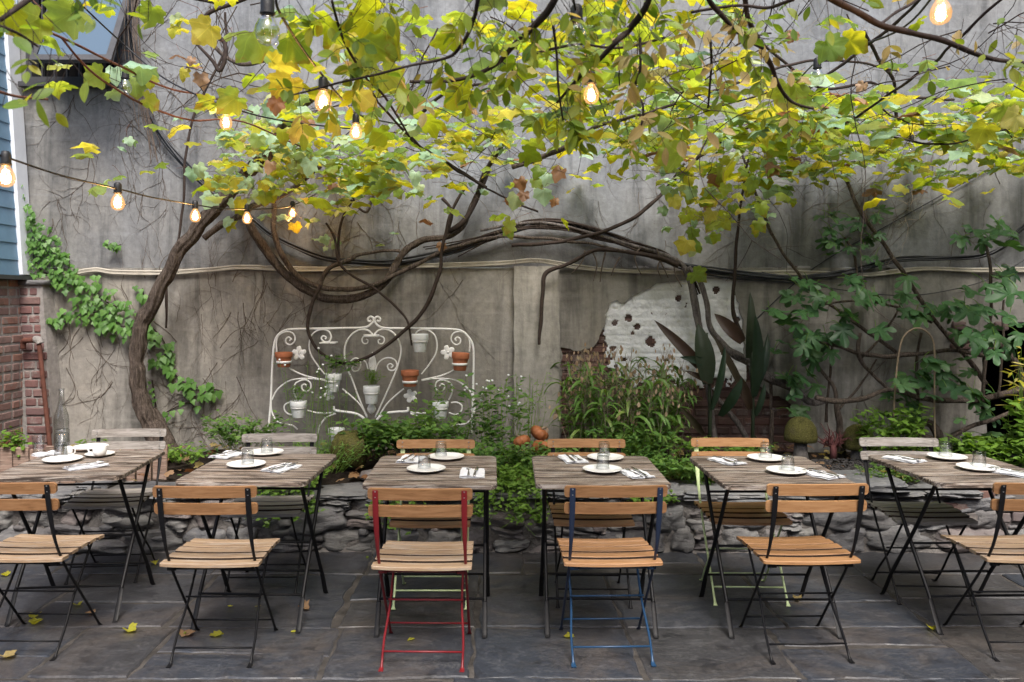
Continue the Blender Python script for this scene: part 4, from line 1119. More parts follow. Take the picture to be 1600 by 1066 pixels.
# ================================================================== VINES
random.seed(3)
def limb(name, pts, Y, par, mat, n=9, rough=.22, wob=.012, sub=6, taper=None, ridge=0.0):
    """pts (u,v,r_px[,Y])"""
    q=[]
    for p in pts:
        y = p[3] if len(p)>3 else Y
        w = P(p[0],p[1],y); q.append((w.x,w.y,w.z,p[2]*y/F))
    s_=smooth_path(q,sub); sd=rnd(0,90)
    m=MB(); m.tube([wobble(Vector(a[:3]),wob,6,sd) for a in s_],[max(.0008,a[3]*(1+.16*noise.noise(Vector(a[:3])*14))) for a in s_],n,True,rough,None,ridge)
    o=m.build(name,mat,par); 
    if par is not None: loc(o,par)
    return o
gv = empty('grapevine', P(255,700,5.9), label='old gnarled grapevine climbing from the bed and spreading yellow-green leaves overhead', cat='vine')
limb('trunk',[(262,712,20),(250,690,17),(234,655,13),(218,615,11),(213,565,10.5),(222,508,10.8),(246,455,10),(276,403,10),(311,355,10),(345,315,10),(376,285,9.5),(402,255,10,5.6),(428,222,9,5.4),(455,185,7,5.2),(490,150,5,5.0)],5.85,gv,M['bark'],42,.20,.022,14,None,.20)
B=[([(262,705,9),(275,720,12),(300,735,8)],5.85),([(240,640,6),(252,660,9),(266,690,12),(270,715,12)],5.9),
 ([(318,372,7),(345,352,7),(362,346,6),(382,333,8),(395,322,7),(440,305,5),(500,260,4,5.5)],5.8),
 ([(380,332,8),(398,365,10),(420,398,10),(450,433,9),(480,454,9),(512,466,9),(548,467,8.5),(582,455,8),(608,432,8),(624,405,8),(640,386,7),(665,373,7),(700,370,6),(722,354,6),(736,325,5),(746,300,4.5,6),(760,265,4,5.8),(790,220,3,5.4)],6.05),
 ([(424,270,5,5.9),(427,320,6),(428,360,6.5),(440,398,6.5),(465,430,6.5),(495,447,6),(530,452,6),(572,449,5.5),(603,437,5),(645,417,5),(690,394,4.2),(740,378,3.6),(790,369,3),(850,373,2.6),(920,381,2.2),(985,394,2),(1040,407,2.4)],6.0),
 ([(502,445,3.2),(488,473,3.4),(480,508,3.2),(486,532,3),(502,552,2.6),(535,567,2.8),(565,562,3),(602,541,3.2),(640,510,3.6),(666,478,3.8),(685,430,3.6),(690,396,3),(700,345,3),(718,305,2.6),(730,290,2)],5.88),
 ([(510,350,2),(523,375,2.4),(529,408,2.4),(548,430,2.4),(590,453,2.4),(622,482,2.2),(638,505,2),(642,540,1.6)],5.9),
 ([(500,447,4),(515,420,4),(550,404,4),(560,398,3.5),(600,392,3),(625,392,3.5)],5.98),
 ([(300,60,2),(330,95,3),(345,110,4),(352,70,4),(325,42,4.5),(322,25,4.5),(350,8,5),(420,-15,5)],5.0),
 ([(322,42,4),(335,70,4.5),(355,90,4.5),(380,100,4),(410,97,3.5),(450,85,3)],5.0),
 ([(350,8,5),(300,-5,6),(260,-20,6)],5.2),
 ([(352,20,2.5),(350,80,2.3),(320,145,2.4),(300,190,2.4),(290,240,2.4),(288,290,2.4),(285,335,2.4),(278,380,2.4),(264,415,2.6),(259,470,2.6),(259,512,1.6)],6.05),
 ([(590,265,2),(575,330,2.2),(545,300,2.5),(543,270,2)],6.0),([(560,300,2.4),(540,330,2.4),(530,370,2.6),(530,410,2.2)],6.0),
 ([(765,265,3.5),(750,300,5),(730,340,6),(700,362,6)],6.0),([(690,310,3),(705,330,3),(700,365,3.2)],5.95),
 ([(800,383,3),(870,379,3),(940,362,3),(990,340,3),(1020,316,3),(1040,296,2.4),(1070,255,2,5.8)],6.0),
 ([(843,540,2),(844,500,3),(848,462,3),(852,428,3.5),(880,415,3.2),(905,402,3.2),(932,391,3.2),(980,393,3.2),(1030,402,3.6),(1060,415,4)],6.0),
 ([(750,360,2.2),(820,348,2.4),(880,352,2.6),(940,370,2.8),(1000,388,3),(1045,402,3.6),(1066,413,4),(1076,430,5.5),(1083,455,6),(1090,495,6.2),(1098,540,5.5),(1106,600,5),(1116,690,5)],6.02),
 ([(1075,418,4.5),(1093,440,4.2),(1105,480,4),(1112,515,4.2),(1135,545,6),(1165,563,6.5),(1200,588,6.5),(1235,605,6),(1265,628,5),(1290,625,4)],5.98),
 ([(1175,215,1.6,5.8),(1162,290,2,5.95),(1152,365,2.5),(1149,425,3),(1145,470,3),(1150,505,3.5),(1163,530,3)],6.08),
 ([(1115,618,4),(1140,645,4),(1165,680,4.5),(1175,715,5)],5.98),
 ([(760,130,2.5,4.2),(690,150,3,4.6),(640,214,3,5),(700,255,3,5.2),(760,292,2,5.6)],5),
 ([(580,145,2,3.6),(640,214,2.5,4.2),(700,256,2.5,4.8),(770,300,2,5.4),(840,330,1.6,5.8)],5),
 ([(800,262,4,5.0),(850,243,4,5.0),(890,228,4,4.8),(930,200,3,4.5),(1000,180,2.5,4.2)],5),
 ([(1040,295,2.4),(1100,240,2.4,5.6),(1180,190,2.5,5.2),(1290,120,2.6,5.0),(1400,35,2.6,4.6),(1440,-5,2.6,4.4)],6.0),
 ([(1000,180,2,4.4),(1150,130,2.2,4.6),(1240,100,2.2,5),(1320,95,2,5.2),(1400,110,1.6,5.4)],5),
 ([(1180,60,2.2,5.2),(1240,110,2.5,5.3),(1290,140,2.2,5.4),(1360,130,2.2,5.4),(1400,150,2.2,5.6),(1490,155,2,5.8)],5),
 ([(1350,50,3,5.3),(1370,90,3,5.5),(1395,125,2.6,5.8),(1400,190,2.5,6)],5),
 ([(1570,-5,2.2,3.4),(1500,58,2.2,3.6),(1460,97,2.4,3.9),(1400,140,2.2,4.2),(1345,178,2.0,4.5),(1300,205,1.5,4.7)],5),
 ([(1640,190,1.8,3.6),(1560,205,1.6,4),(1480,225,1.6,4.3),(1390,215,1.6,4.8)],5)]
B=[([tuple([p[0],p[1],p[2]*(.68 if p[2]>4 and p[0]<800 else .85 if p[0]<800 else 1)]+list(p[3:])) for p in pts],Y) for pts,Y in B]
for pts,Y in B: limb('branch',pts,Y,gv,(M['bark_grey'] if 740<pts[0][0]<1130 and pts[0][2]<5 and pts[-1][0]>1100 and pts[-1][1]>500 else M['bark'] if pts[0][2]>3 else M['twig']),22 if pts[0][2]>4 else 8,.2,.010,8,None,.16 if pts[0][2]>4 else 0)
# thin red-brown runners at top left
for pts,Y in [([(-20,5,2,2.6),(95,58,2,2.9),(200,110,1.9,3.4),(260,137,1.7,3.8),(340,155,1.4,4.2),(400,178,1.2,4.6)],3),([(95,58,1.8,2.9),(140,110,1.8,3.1),(200,152,1.8,3.4),(252,175,1.7,3.7),(300,188,1.6,4.0),(380,191,1.4,4.3),(470,230,1.2,4.8)],3),([(-10,140,2.6,2.3),(30,150,2.4,2.4),(75,155,2,2.5)],2.4)]:
    limb('runner',pts,Y,gv,M['twig_red'],6,.1,.006,6)

# leaves scattered through the flat canopy and its hanging skirts
foli = MB()
VM = ['lf_vine','lf_pale','lf_yellow','lf_brown']
def put_leaf(mb, pos, size, tiltmax, mi, hi=False, shape=None, face=None):
    a=rnd(0,2*PI); d=Vector((math.cos(a),math.sin(a),rnd(-.55,.05)))
    if face: up=Vector((rnd(-.35,.35),-1,rnd(.0,.7)))
    else: up=Vector((rnd(-tiltmax,tiltmax),rnd(-tiltmax,tiltmax)-.22,1))
    if face: d=Vector((rnd(-.7,.7),rnd(-.2,.2),-1))
    mb.mi=mi; mb.leaf(shape or (GRAPE if hi else GRAPE_LO),pos,orient(d,up),size*rnd(.7,1.15),curl=rnd(.05,.7),fold=rnd(-.05,.35),cy=.2,wav=.22,ring=True)
def pick():
    r=random.random()
    return 0 if r<.50 else 1 if r<.82 else 2 if r<.98 else 3
random.seed(77)
cnt=0; stems=MB(); leafpos=[]
def dens(x,y):
    u=CU+F*x/y
    d=1.0
    if u<330: d=.06
    elif u<430: d=.40
    elif u>1180:
        d = .95 if y>4.3 else (.05 if y<3.6 else .3)
    if y<3.0: d*=.25
    elif y<3.8: d*=.65
    n_=noise.noise(Vector((x*1.3,y*1.3,4)))
    return d*(.72+1.25*n_)
while cnt<1500:
    y=rnd(2.1,6.05); x=rnd(-2.4,4.6)
    if abs(x)>y*.75+.3: continue
    if random.random()>dens(x,y): continue
    z=2.57+.055*(x if x>0 else 0)*.3+ .10*noise.noise(Vector((x*1.1,y*1.1,0)))+rnd(-.15,.20)+(.12 if y<3.2 else 0)
    if y>5.2 and x>1.2: z-=.05
    if x<-.2 and y>4.2: z+=rnd(-.32,.05)
    p=Vector((x,y,z)); leafpos.append(p)
    near=y<3.7
    put_leaf(foli,p,rnd(.085,.135) if not near else rnd(.10,.15),.42,pick() if not near else random.choice((0,0,0,0,1,2)),hi=near); cnt+=1
# hanging skirt, and leaves lying against the vine head
def cluster(u0,v0,su,sv,y0,y1,k,size=(.07,.11),cols=None,face=True):
    for _ in range(k):
        y=rnd(y0,y1); p=P(random.gauss(u0,su),random.gauss(v0,sv),y); leafpos.append(p)
        put_leaf(foli,p,rnd(*size),.6,random.choice(cols) if cols else pick(),face=face and random.random()<.6)
cluster(1105,270,45,30,4.9,5.8,50); cluster(1130,330,40,28,5.0,5.8,36); cluster(1110,370,30,16,5.2,5.8,9,cols=[2,1,0])
cluster(395,240,40,40,4.9,5.5,60,cols=[0,1,1,2]); cluster(350,290,22,26,5.3,5.7,20,cols=[1,1,0]); cluster(420,190,40,22,4.4,5.2,30)
cluster(560,250,70,25,4.8,5.8,40); cluster(850,300,40,22,4.6,5.6,14,cols=[0,2,3,1]); cluster(800,345,12,8,4.8,5,2,cols=[0])
cluster(215,125,20,18,4.4,4.8,7,cols=[1,1,0]); cluster(195,220,12,6,5.5,5.7,3,cols=[1]); cluster(270,30,50,14,5.0,5.6,7,cols=[2,1]); cluster(310,90,14,14,5.4,5.6,5,cols=[3,1,2])
cluster(650,300,60,18,5.6,6.05,9,cols=[0,1],size=(.05,.08)); cluster(480,340,30,14,5.5,6.0,5,cols=[0,1,2]); cluster(560,370,40,16,6.0,6.1,5,cols=[1],size=(.05,.07))
cluster(1440,300,50,16,4.2,4.9,10,cols=[0,2,0],face=False); cluster(1210,300,40,14,5.4,5.9,9)
cluster(1220,210,60,20,5.0,5.8,40); cluster(1310,190,80,16,5.0,5.9,50,face=False); cluster(1480,185,90,18,4.8,5.8,80,face=False); cluster(1400,240,80,14,4.6,5.6,40,face=False)
# near big leaves that catch the light from above
big=[(20,12,2.3,.13,0),(62,28,2.5,.14,0),(118,18,2.6,.13,0),(72,62,2.7,.12,0),(160,112,3.2,.12,0),(225,155,3.5,.12,0),(335,160,3.6,.13,0),(372,150,3.6,.13,0),(395,50,2.7,.16,0),(425,95,2.8,.16,2),(450,60,2.7,.15,0),(500,28,2.5,.16,0),(560,55,2.6,.17,0),(612,38,2.6,.18,0),(588,20,2.5,.15,0),(545,95,2.9,.15,0),(600,110,3.0,.16,0),(455,120,3.0,.15,2),(560,145,3.1,.13,2),(640,150,3.2,.15,0),(660,185,3.4,.15,0),(710,60,3.0,.14,0),(735,140,3.4,.15,0),(520,185,3.4,.14,2),(605,205,3.5,.14,0),(470,195,3.6,.14,2),(330,40,3.0,.12,2),(1290,65,3.3,.13,0),(1320,60,3.3,.12,0),(1230,130,3.2,.14,0),(1260,150,3.3,.12,0),(1440,33,3.0,.11,0),(1140,250,3.3,.15,0),(1060,240,3.2,.16,0),(1330,160,4,.12,0),(1565,165,3.4,.14,0),(1540,195,3.5,.14,2),(1590,178,3.3,.13,2),(798,345,4.6,.12,0),(880,345,4.9,.10,0),(820,235,3.8,.13,0),(905,230,3.9,.12,0),(240,10,2.7,.12,0),(1083,424,5.85,.15,0)]
for (u,v,y,s_,c_) in big:
    p=P(u,v,y); a=rnd(0,2*PI); mi=c_ 
    foli.mi=mi; d=Vector((math.cos(a),math.sin(a)*.3,rnd(-.9,-.2))); up=Vector((rnd(-.35,.35),rnd(.35,1.5),1))
    foli.leaf(GRAPE,p,orient(d,up),s_*rnd(.68,.92),curl=rnd(.05,.6),fold=rnd(0,.3),cy=.2,wav=.2,ring=True); leafpos.append(p)
for (u,v,y) in ((432,155,3.0),(300,90,5.2),(820,300,4.8),(868,310,4.8),(1240,50,4),(1350,130,5),(690,380,5.9)):
    p=P(u,v,y); put_leaf(foli,p,.075,.6,3,True,face=True)
o=foli.build('foliage',[M[k] for k in VM],gv,smooth=True); loc(o,gv)
# petioles and twigs between the leaves
tw=MB(); random.seed(12)
pts=random.sample(leafpos,min(len(leafpos),900))
for p in pts:
    q=p+Vector((rnd(-.12,.12),rnd(-.1,.1),rnd(-.05,.10))); mid=(p+q)/2+Vector((rnd(-.02,.02),0,rnd(0,.03)))
    tw.tube([q,mid,p],[.0016,.0013,.001],3,False)
o=tw.build('petioles',M['twig_red'],gv); loc(o,gv)
def walk(mb,start,dirv,length,r,step=.05,jit=.35,branch=.18,grav=0.0,plane=None,depth=0,n=4):
    p=Vector(start); d=Vector(dirv).normalized(); pts=[p.copy()]; L=0; kids=[]
    while L<length:
        d=(d+Vector((rnd(-jit,jit),rnd(-jit,jit)*(0 if plane else 1),rnd(-jit,jit)-grav))).normalized()
        p=p+d*step; 
        if plane: p.y=plane+rnd(-.004,.004)
        pts.append(p.copy()); L+=step
        if depth<2 and random.random()<branch: kids.append((p.copy(),(d+Vector((rnd(-1,1),rnd(-1,1)*(0 if plane else 1),rnd(-1,1)))).normalized(),length*rnd(.25,.6)))
    k=len(pts); mb.tube(pts,[max(.0006,r*(1-.75*i/k)) for i in range(k)],n,False)
    for a,b,c in kids: walk(mb,a,b,c,r*.6,step,jit,branch,grav,plane,depth+1,n)
twm=MB(); random.seed(31)
for k in range(85):                                   # bare canes through the canopy
    y=rnd(2.6,6.0); x=rnd(-1.4,3.9)
    if abs(x)>y*.7: continue
    z=2.62+rnd(-.15,.25); walk(twm,(x,y,z),(rnd(-1,1),rnd(-.7,.7),rnd(-.3,.3)),rnd(.3,1.1),rnd(.002,.0045),.07,.25,.2)
o=twm.build('canes',M['twig'],gv); loc(o,gv)
twm=MB()
for k in range(70):
    u=random.choice((rnd(340,520),rnd(1080,1400),rnd(1080,1400),rnd(700,1000),rnd(600,760))); y=rnd(5.0,5.95); v=rnd(100,300)
    walk(twm,P(u,v,y),(rnd(-.8,.8),rnd(-.3,.3),-rnd(.1,1)),rnd(.25,.8),rnd(.0015,.003),.05,.4,.25,.05)
twm.mi=1
for (u,v) in [(1350,90),(1330,60),(1370,110),(1110,320),(1130,350),(430,290),(440,330),(450,300),(1240,190),(1260,210),(1420,330),(1080,340)]:
    for _ in range(7): walk(twm,P(u+rnd(-20,20),v+rnd(-15,15),5.6),(rnd(-1,1),rnd(-.4,.4),rnd(-1,.6)),rnd(.15,.4),rnd(.0012,.0022),.035,.5,.3)
o=twm.build('dry_twigs',[M['twig_dry'],M['twig_pale']],gv); loc(o,gv)

random.seed(90)
for k in range(9):
    o0=rnd(-9,9); o1=rnd(-8,8)
    limb('branch',[(690+rnd(-30,30),392+o0,.9),(760,372+o0*.8,1.2),(820,352+o1*.7,1.3),(880,352+o1,1.4),(940,368+o1,1.4),(1000,387+o0*.8,1.6),(1045,402+o0*.5,1.7),(1075+rnd(-6,8),425,1.8),(1086+rnd(-8,8),460,1.5)],6.04+rnd(-.03,.05),gv,M['twig'],6,.2,.014,5)
for k in range(8):
    u=rnd(900,1060); v=rnd(385,405); walk_pts=[(u,v,1.5),(u+rnd(-14,14),v+18,1.2),(u+rnd(-20,20),v+rnd(30,50),.7)]
    limb('rootlet',walk_pts,6.0,gv,M['twig_dry'],5,.1,.01,4)

# dead creeper traces clinging to the render
random.seed(41); dc=MB()
seeds=[(120,160),(150,230),(90,330),(200,180),(235,150),(260,230),(300,130),(290,180),(210,300),(160,120),(330,430),(350,450),(370,480),(400,440),(300,480),(290,520),(340,560),(370,600),(330,590),(300,620),(130,520),(170,560),(160,600),(100,560),(180,450),(240,430),(400,520),(430,460),(470,500),(520,380),(560,330),(600,310),(640,330),(680,430),(440,540),(710,440),(610,260),(500,320),(460,380),(560,480),(920,330),(1010,290),(1050,380),(1300,300),(1350,330),(1250,350),(1410,340),(1430,330),(1470,300),(1500,350),(1420,420),(1290,470),(1380,560),(1350,600),(230,60),(245,30),(280,110),(330,170),(390,170),(1450,250),(1550,300),(1180,330)]
for (u,v) in seeds:
    for _ in range(3 if u<900 else 2):
        pl=WY-(.038 if v>422 else .018)
        walk(dc,P(u+rnd(-18,18),v+rnd(-18,18),pl),(rnd(-.7,.7),0,random.choice((-1,-1,1))),rnd(.2,.65),rnd(.0014,.0032),.035,.34,.22,0,pl,0,4)
tag(dc.build('dead_creeper', M['twig_dry']), 'leafless dead creeper stems clinging in thin dark lines all over the stucco wall', 'creeper', kind='stuff')
# hanging aerial stems at upper left by the window
random.seed(8); m=MB()
for k in range(26):
    u=rnd(195,220); pts=[(u+rnd(-4,4),-30,5.9),(u+rnd(-6,6),60,5.9),(u+6+rnd(-6,8),130+rnd(-10,10),5.95),(u+rnd(10,40),rnd(170,260),6.0)]
    if k<10: pts=[(350+rnd(-25,25),10,5.4),(350+rnd(-30,30),60,5.5),(345+rnd(-40,40),110+rnd(0,40),5.6)]
    m.tube(pxpath(pts),rnd(.0018,.004),4,False)
tag(m.build('hanging_stems', M['twig_dry']),'tangle of thin dry stems hanging beside the window at upper left','stems',kind='stuff')

# ================================================================== OVERHANGING TREE (near, upper middle and right)
random.seed(17)
tr=empty('overhanging_tree',(4.2,.6,0),label='tree with dark branches and small oval leaflets hanging in from above the camera',cat='tree')
m=MB(); m.tube([Vector(a) for a in smooth_path([(4.2,.6,0),(4.1,.7,1.2),(4.0,.9,2.4),(3.7,1.1,3.3),(2.6,1.5,3.75),(1.4,1.8,3.7),(.4,2.0,3.6),(-.8,2.0,3.5),(-2.2,1.9,3.2)],6)],[.11-.0018*k for k in range(49)],12,True,.2)
o=m.build('trunk',M['bark'],tr); loc(o,tr)
TB=[([(905,-140,7,2.1),(878,-30,6,2.2),(860,10,6,2.25),(835,40,5.5,2.35),(800,75,4.5,2.5),(760,110,3.5,2.7),(700,128,3,2.8),(640,128,2.5,2.8)],2),
 ([(1030,-120,6,2.1),(1016,-10,5,2.2),(985,42,5.5,2.3),(962,65,4.5,2.3),(935,96,4,2.35),(915,112,3.5,2.4),(870,160,2,2.5)],2),
 ([(760,-90,4,2.0),(748,0,3.6,2.1),(738,35,3.4,2.15),(715,75,3,2.2),(690,92,2.4,2.3),(600,113,2,2.4),(520,132,1.8,2.5),(440,150,1.4,2.5)],2),
 ([(1120,-80,5,2.3),(1105,-10,4.4,2.4),(1130,28,4,2.45),(1155,55,3.4,2.5),(1190,75,2.4,2.6)],2),
 ([(1165,-60,4.5,2.6),(1168,20,4.2,2.7),(1185,65,4.0,2.8),(1205,100,3.8,2.9),(1215,130,3,3.0),(1235,158,2.6,3.1),(1270,170,2,3.2)],2),
 ([(1200,-70,5,2.2),(1290,-8,5,2.4),(1340,18,5,2.5),(1375,40,5,2.6),(1440,56,4.6,2.7),(1500,74,4,2.8),(1550,92,3.6,2.9),(1620,100,3,2.9)],2),
 ([(1240,0,3,2.4),(1200,12,2.6,2.5),(1150,8,2.2,2.5),(1080,20,2,2.5)],2),
 ([(1000,60,2.6,2.3),(1000,110,2.2,2.3),(990,140,2.6,2.4),(1005,165,2,2.4),(1000,210,1.6,2.5)],2),
 ([(865,40,2.4,2.3),(868,80,2,2.35),(872,140,1.8,2.4),(880,190,1.4,2.45)],2),
 ([(1110,60,2,2.4),(1112,110,1.8,2.5),(1105,170,1.6,2.6)],2),
 ([(1372,40,2.5,2.6),(1400,20,2.2,2.7),(1440,-5,2,2.8),(1500,-60,2,2.9)],2),
 ([(830,85,2.4,2.5),(900,70,2.2,2.6),(960,75,2,2.6),(1040,60,2,2.6)],2),
 ([(640,215,1.6,2.9),(600,150,2,2.8),(570,120,2.2,2.7),(535,60,2,2.5),(520,0,2.2,2.4)],2),
 ([(0,30,4,1.9),(60,-10,4,2.0),(130,-50,4,2.1)],2),([(-60,20,3,1.9),(20,48,2.4,2.0),(60,75,1.6,2.1)],2)]
tf=MB(); tpets=MB()
def leaflets(path, dens_=16, size=.05, cols=(0,0,0,1)):
    L=0
    for a,b in zip(path,path[1:]):
        L+=(b-a).length
        while L>1/dens_:
            L-=1/dens_
            side=random.choice((-1,1)); d=(b-a).normalized()
            dd=(d.cross(Vector((0,1,0)))*side*rnd(.3,1.1)+d*rnd(0,.7)+Vector((0,rnd(-.5,.5),-rnd(.1,.9)))).normalized()
            k=random.choice((3,5,5,7)); st_=b; en=b+dd*rnd(.09,.16)
            tf.mi=2; tf.tube([st_,(st_+en)/2+Vector((0,0,.008)),en],[.0014,.0012,.0008],3,False)
            ci=random.choice(cols)
            for j in range(k):
                t=.35+.65*((j//2)+1)/((k+1)//2)
                if t>1: t=1
                pos=st_.lerp(en,min(t,1)); sgn=(-1 if j%2 else 1)
                ld=dd if j==k-1 else (dd*.6+dd.cross(Vector((rnd(-.3,.3),1,rnd(-.3,.3)))).normalized()*sgn*.8+Vector((0,rnd(-.2,.2),-.2)))
                tf.mi=ci if random.random()<.85 else random.choice((0,1))
                tf.leaf(OVAL,pos,orient(ld,Vector((rnd(-.8,.8),rnd(-1.0,.4),rnd(.1,1)))),size*rnd(.75,1.2),curl=rnd(.0,.3),fold=rnd(.05,.4),cy=.3)
for pts,Y in TB:
    limb('branch',pts,Y,tr,M['twig'],8,.2,.006,6)
    pth=pxpath([(p[0],p[1],p[3]) for p in pts],None,5)
    pth=[p for p in pth if CV-F*(p.z-H)/p.y>-60]
    if pts[0][0]<200: cols=(0,)
    elif pts[0][0]>1190: cols=(0,0,1)
    else: cols=(0,0,0,0,1)
    leaflets(pth, 15 if pts[0][0]<1190 and pts[0][0]>600 else 5.5, .052, cols)
for (u,v,y,k,ss,c_) in ((40,146,1.9,5,.05,0),(85,150,2.0,4,.05,0),(15,60,1.9,5,.05,0),(130,10,2.0,8,.04,0),(185,12,2.1,10,.04,0),(30,100,2.0,3,.04,0),(500,40,2.4,14,.045,0),(560,25,2.4,14,.045,0),(620,20,2.4,16,.045,0),(590,120,2.6,10,.045,0),(1000,90,2.4,26,.045,1),(1130,110,2.4,12,.05,1),(1150,60,2.4,10,.05,1),(1010,200,2.5,12,.05,1),(1090,210,2.6,7,.055,1),(930,200,2.6,14,.045,0),(1040,130,2.6,16,.045,0),(820,60,2.4,24,.045,0),(760,60,2.5,22,.045,0),(900,40,2.4,24,.045,0),(860,200,2.8,8,.045,0),(960,20,2.3,20,.045,0),(1210,35,2.6,10,.045,0),(1255,20,2.5,8,.04,0),(1550,100,2.6,10,.04,0),(1590,60,2.5,8,.04,0),(1520,75,2.7,6,.035,1)):
    for _ in range(k):
        p=P(random.gauss(u,26),random.gauss(v,18),y+rnd(-.15,.15)); tf.mi=c_ if random.random()<.8 else 0
        tf.leaf(OVAL,p,orient((rnd(-1,1),rnd(-.5,.5),rnd(-1,.2)),(rnd(-.6,.6),rnd(-.9,.3),rnd(.2,1))),ss*rnd(.8,1.3),curl=rnd(0,.3),fold=rnd(.05,.35),cy=.3)
        tf.mi=2; tf.tube([p,p+Vector((rnd(-.06,.06),rnd(-.04,.04),rnd(.03,.09)))],[.0008,.0012],3,False)
o=tf.build('foliage',[M['lf_tree'],M['lf_beige'],M['twig']],tr); loc(o,tr)

# ================================================================== IVY ON THE LEFT
random.seed(23)
iv=empty('ivy',P(255,690,6.1),label='bright green ivy creeping across the stucco wall from the left corner to the vine trunk',cat='climber')
im=MB(); ivs=MB()
def ivy(pts,k,size=(.035,.06)):
    path=pxpath([(u,v,6.12) for u,v,w in pts],None,8); ws=[q[0] for q in smooth_path([(w,) for u,v,w in pts],8)]
    ivs.tube([p+Vector((0,.03,0)) for p in path],.005,5,False)
    for _ in range(k):
        i=random.randrange(len(path)); w=ws[i]*6.12/F
        a=rnd(0,2*PI); rr=w*math.sqrt(random.random()); p=path[i]+Vector((math.cos(a)*rr,0,math.sin(a)*rr)); p.y=6.13-rnd(0,.07)
        im.leaf(IVY,p,orient((rnd(-.6,.6),rnd(-.4,0),-1),(rnd(-.4,.4),-1,rnd(.3,1.1))),rnd(*size),curl=rnd(.05,.3),fold=rnd(-.15,.05),cy=.25)
ivy([(30,285,7),(33,320,12),(42,350,18)],70,(.025,.04)); ivy([(40,340,20),(60,370,28),(75,390,28),(92,405,16)],220,(.027,.042))
ivy([(50,405,16),(65,425,18),(100,432,20),(105,400,10)],80,(.028,.042)); ivy([(100,432,14),(130,450,26),(160,470,30),(180,480,22)],105,(.038,.058))
ivy([(66,497,5),(90,502,7),(120,490,16),(160,490,18),(180,505,16)],70,(.035,.06)); ivy([(150,505,8),(190,510,22),(225,505,22),(220,450,16)],50,(.045,.068))
ivy([(225,505,20),(248,525,20),(258,550,16),(243,565,8)],36,(.045,.07)); ivy([(258,560,8),(275,590,14),(300,605,16),(325,608,16),(345,612,10)],42,(.055,.075)); ivy([(240,655,6),(290,630,14),(305,645,8)],12,(.04,.06))
ivy([(170,380,6),(178,384,8),(186,382,5)],26,(.03,.04)); ivy([(235,595,3),(240,630,5),(243,655,5)],24,(.02,.03)); ivy([(240,660,8),(258,668,10)],14,(.025,.04))
o=im.build('foliage',M['lf_ivy'],iv); loc(o,iv); o=ivs.build('stems',M['twig'],iv); loc(o,iv)

# ================================================================== FIG, right
random.seed(29)
fg=empty('fig_tree',P(1462,700,5.9),label='sprawling fig with bare crooked limbs and dark lobed leaves on the right of the wall',cat='tree')
for pts,Y in [([(1480,720,9),(1470,690,8),(1440,660,6),(1330,720,5)],5.9),([(1315,720,7),(1312,680,6),(1308,640,4.5),(1300,600,3),(1270,560,2.5)],5.95),
 ([(1470,690,5),(1400,670,3)],5.9),([(1270,170,1.6,5.9),(1295,220,2.1),(1310,255,2.4),(1325,290,3),(1345,330,3.2),(1380,380,3.2),(1420,440,3.2),(1460,500,3.4),(1500,545,3.6),(1540,600,4)],6.05),
 ([(1150,215,1.5,5.9),(1180,300,2.2),(1200,350,2.4),(1220,390,2.4),(1245,425,2.4),(1270,455,2.2),(1330,500,2.6),(1400,550,3),(1420,556,3)],6.0),
 ([(1275,622,4),(1310,627,4.5),(1345,624,4),(1390,610,3.5),(1440,622,4),(1490,627,4.5),(1540,622,4.5),(1590,610,5),(1640,590,5)],5.75),
 ([(1275,532,2.5),(1330,548,3),(1370,556,3.6),(1420,555,3.4),(1490,548,3),(1560,560,3)],5.9),([(1345,520,2.6),(1342,555,3.4),(1365,585,2.6),(1390,610,2.4)],5.9),
 ([(1500,540,4),(1520,527,4.5),(1548,526,4.5),(1570,545,4.5),(1590,575,5),(1597,605,5),(1588,650,4)],5.85),
 ([(1460,700,4),(1500,675,3.6),(1550,655,3.4),(1600,640,3)],5.8),([(1535,640,3),(1540,560,3),(1548,480,2.6),(1545,400,2.4),(1540,370,2)],5.8),([(1568,470,1.6),(1566,540,2),(1560,620,2)],5.7),
 ([(1440,520,2),(1432,580,2.4),(1436,650,2.4),(1442,680,2.6)],6.0),([(1300,540,2),(1295,600,2),(1290,660,2.6)],6.05),([(1205,640,3),(1206,690,3.5),(1205,725,4)],6.0),([(1205,590,2.4),(1206,640,3)],6.0),
 ([(1455,505,2),(1400,480,1.8),(1330,470,1.8),(1270,480,1.6)],5.9),([(1410,470,1.4),(1380,520,1.8),(1345,560,2)],5.95),([(1310,640,2),(1345,600,1.6),(1370,560,1.4)],5.95),
 ([(1320,370,1.8),(1335,400,2),(1340,440,1.6),(1350,470,1.5)],6.0)]:
    limb('branch',pts,Y,fg,M['bark'],8,.2,.012,6)
fm=MB()
def figs(lst,size=(.15,.21)):
    for (u,v,y) in lst:
        p=P(u,v,y); fm.mi=0; q=p+Vector((rnd(-.08,.08),rnd(.02,.1),rnd(-.02,.08)))
        fm.leaf(FIG,p,orient((rnd(-1,1),rnd(-.8,.1),rnd(-.9,.2)),(rnd(-.5,.5),-rnd(.1,.9),1)),rnd(*size)*.85,curl=rnd(0,.5),fold=rnd(0,.35),cy=.28,wav=.18,ring=True)
        fm.mi=1; fm.tube([p,(p+q)/2+Vector((0,0,.01)),q],.0022,5,False)
fpet=MB()
figs([(1300+rnd(-14,75),335+rnd(-12,68),rnd(5.85,6.1)) for _ in range(26)],(.09,.14))
figs([(rnd(1200,1390),rnd(435,515),rnd(5.5,6.05)) for _ in range(32)],(.13,.19)); figs([(rnd(1205,1300),rnd(515,575),rnd(5.7,6.05)) for _ in range(13)],(.12,.18))
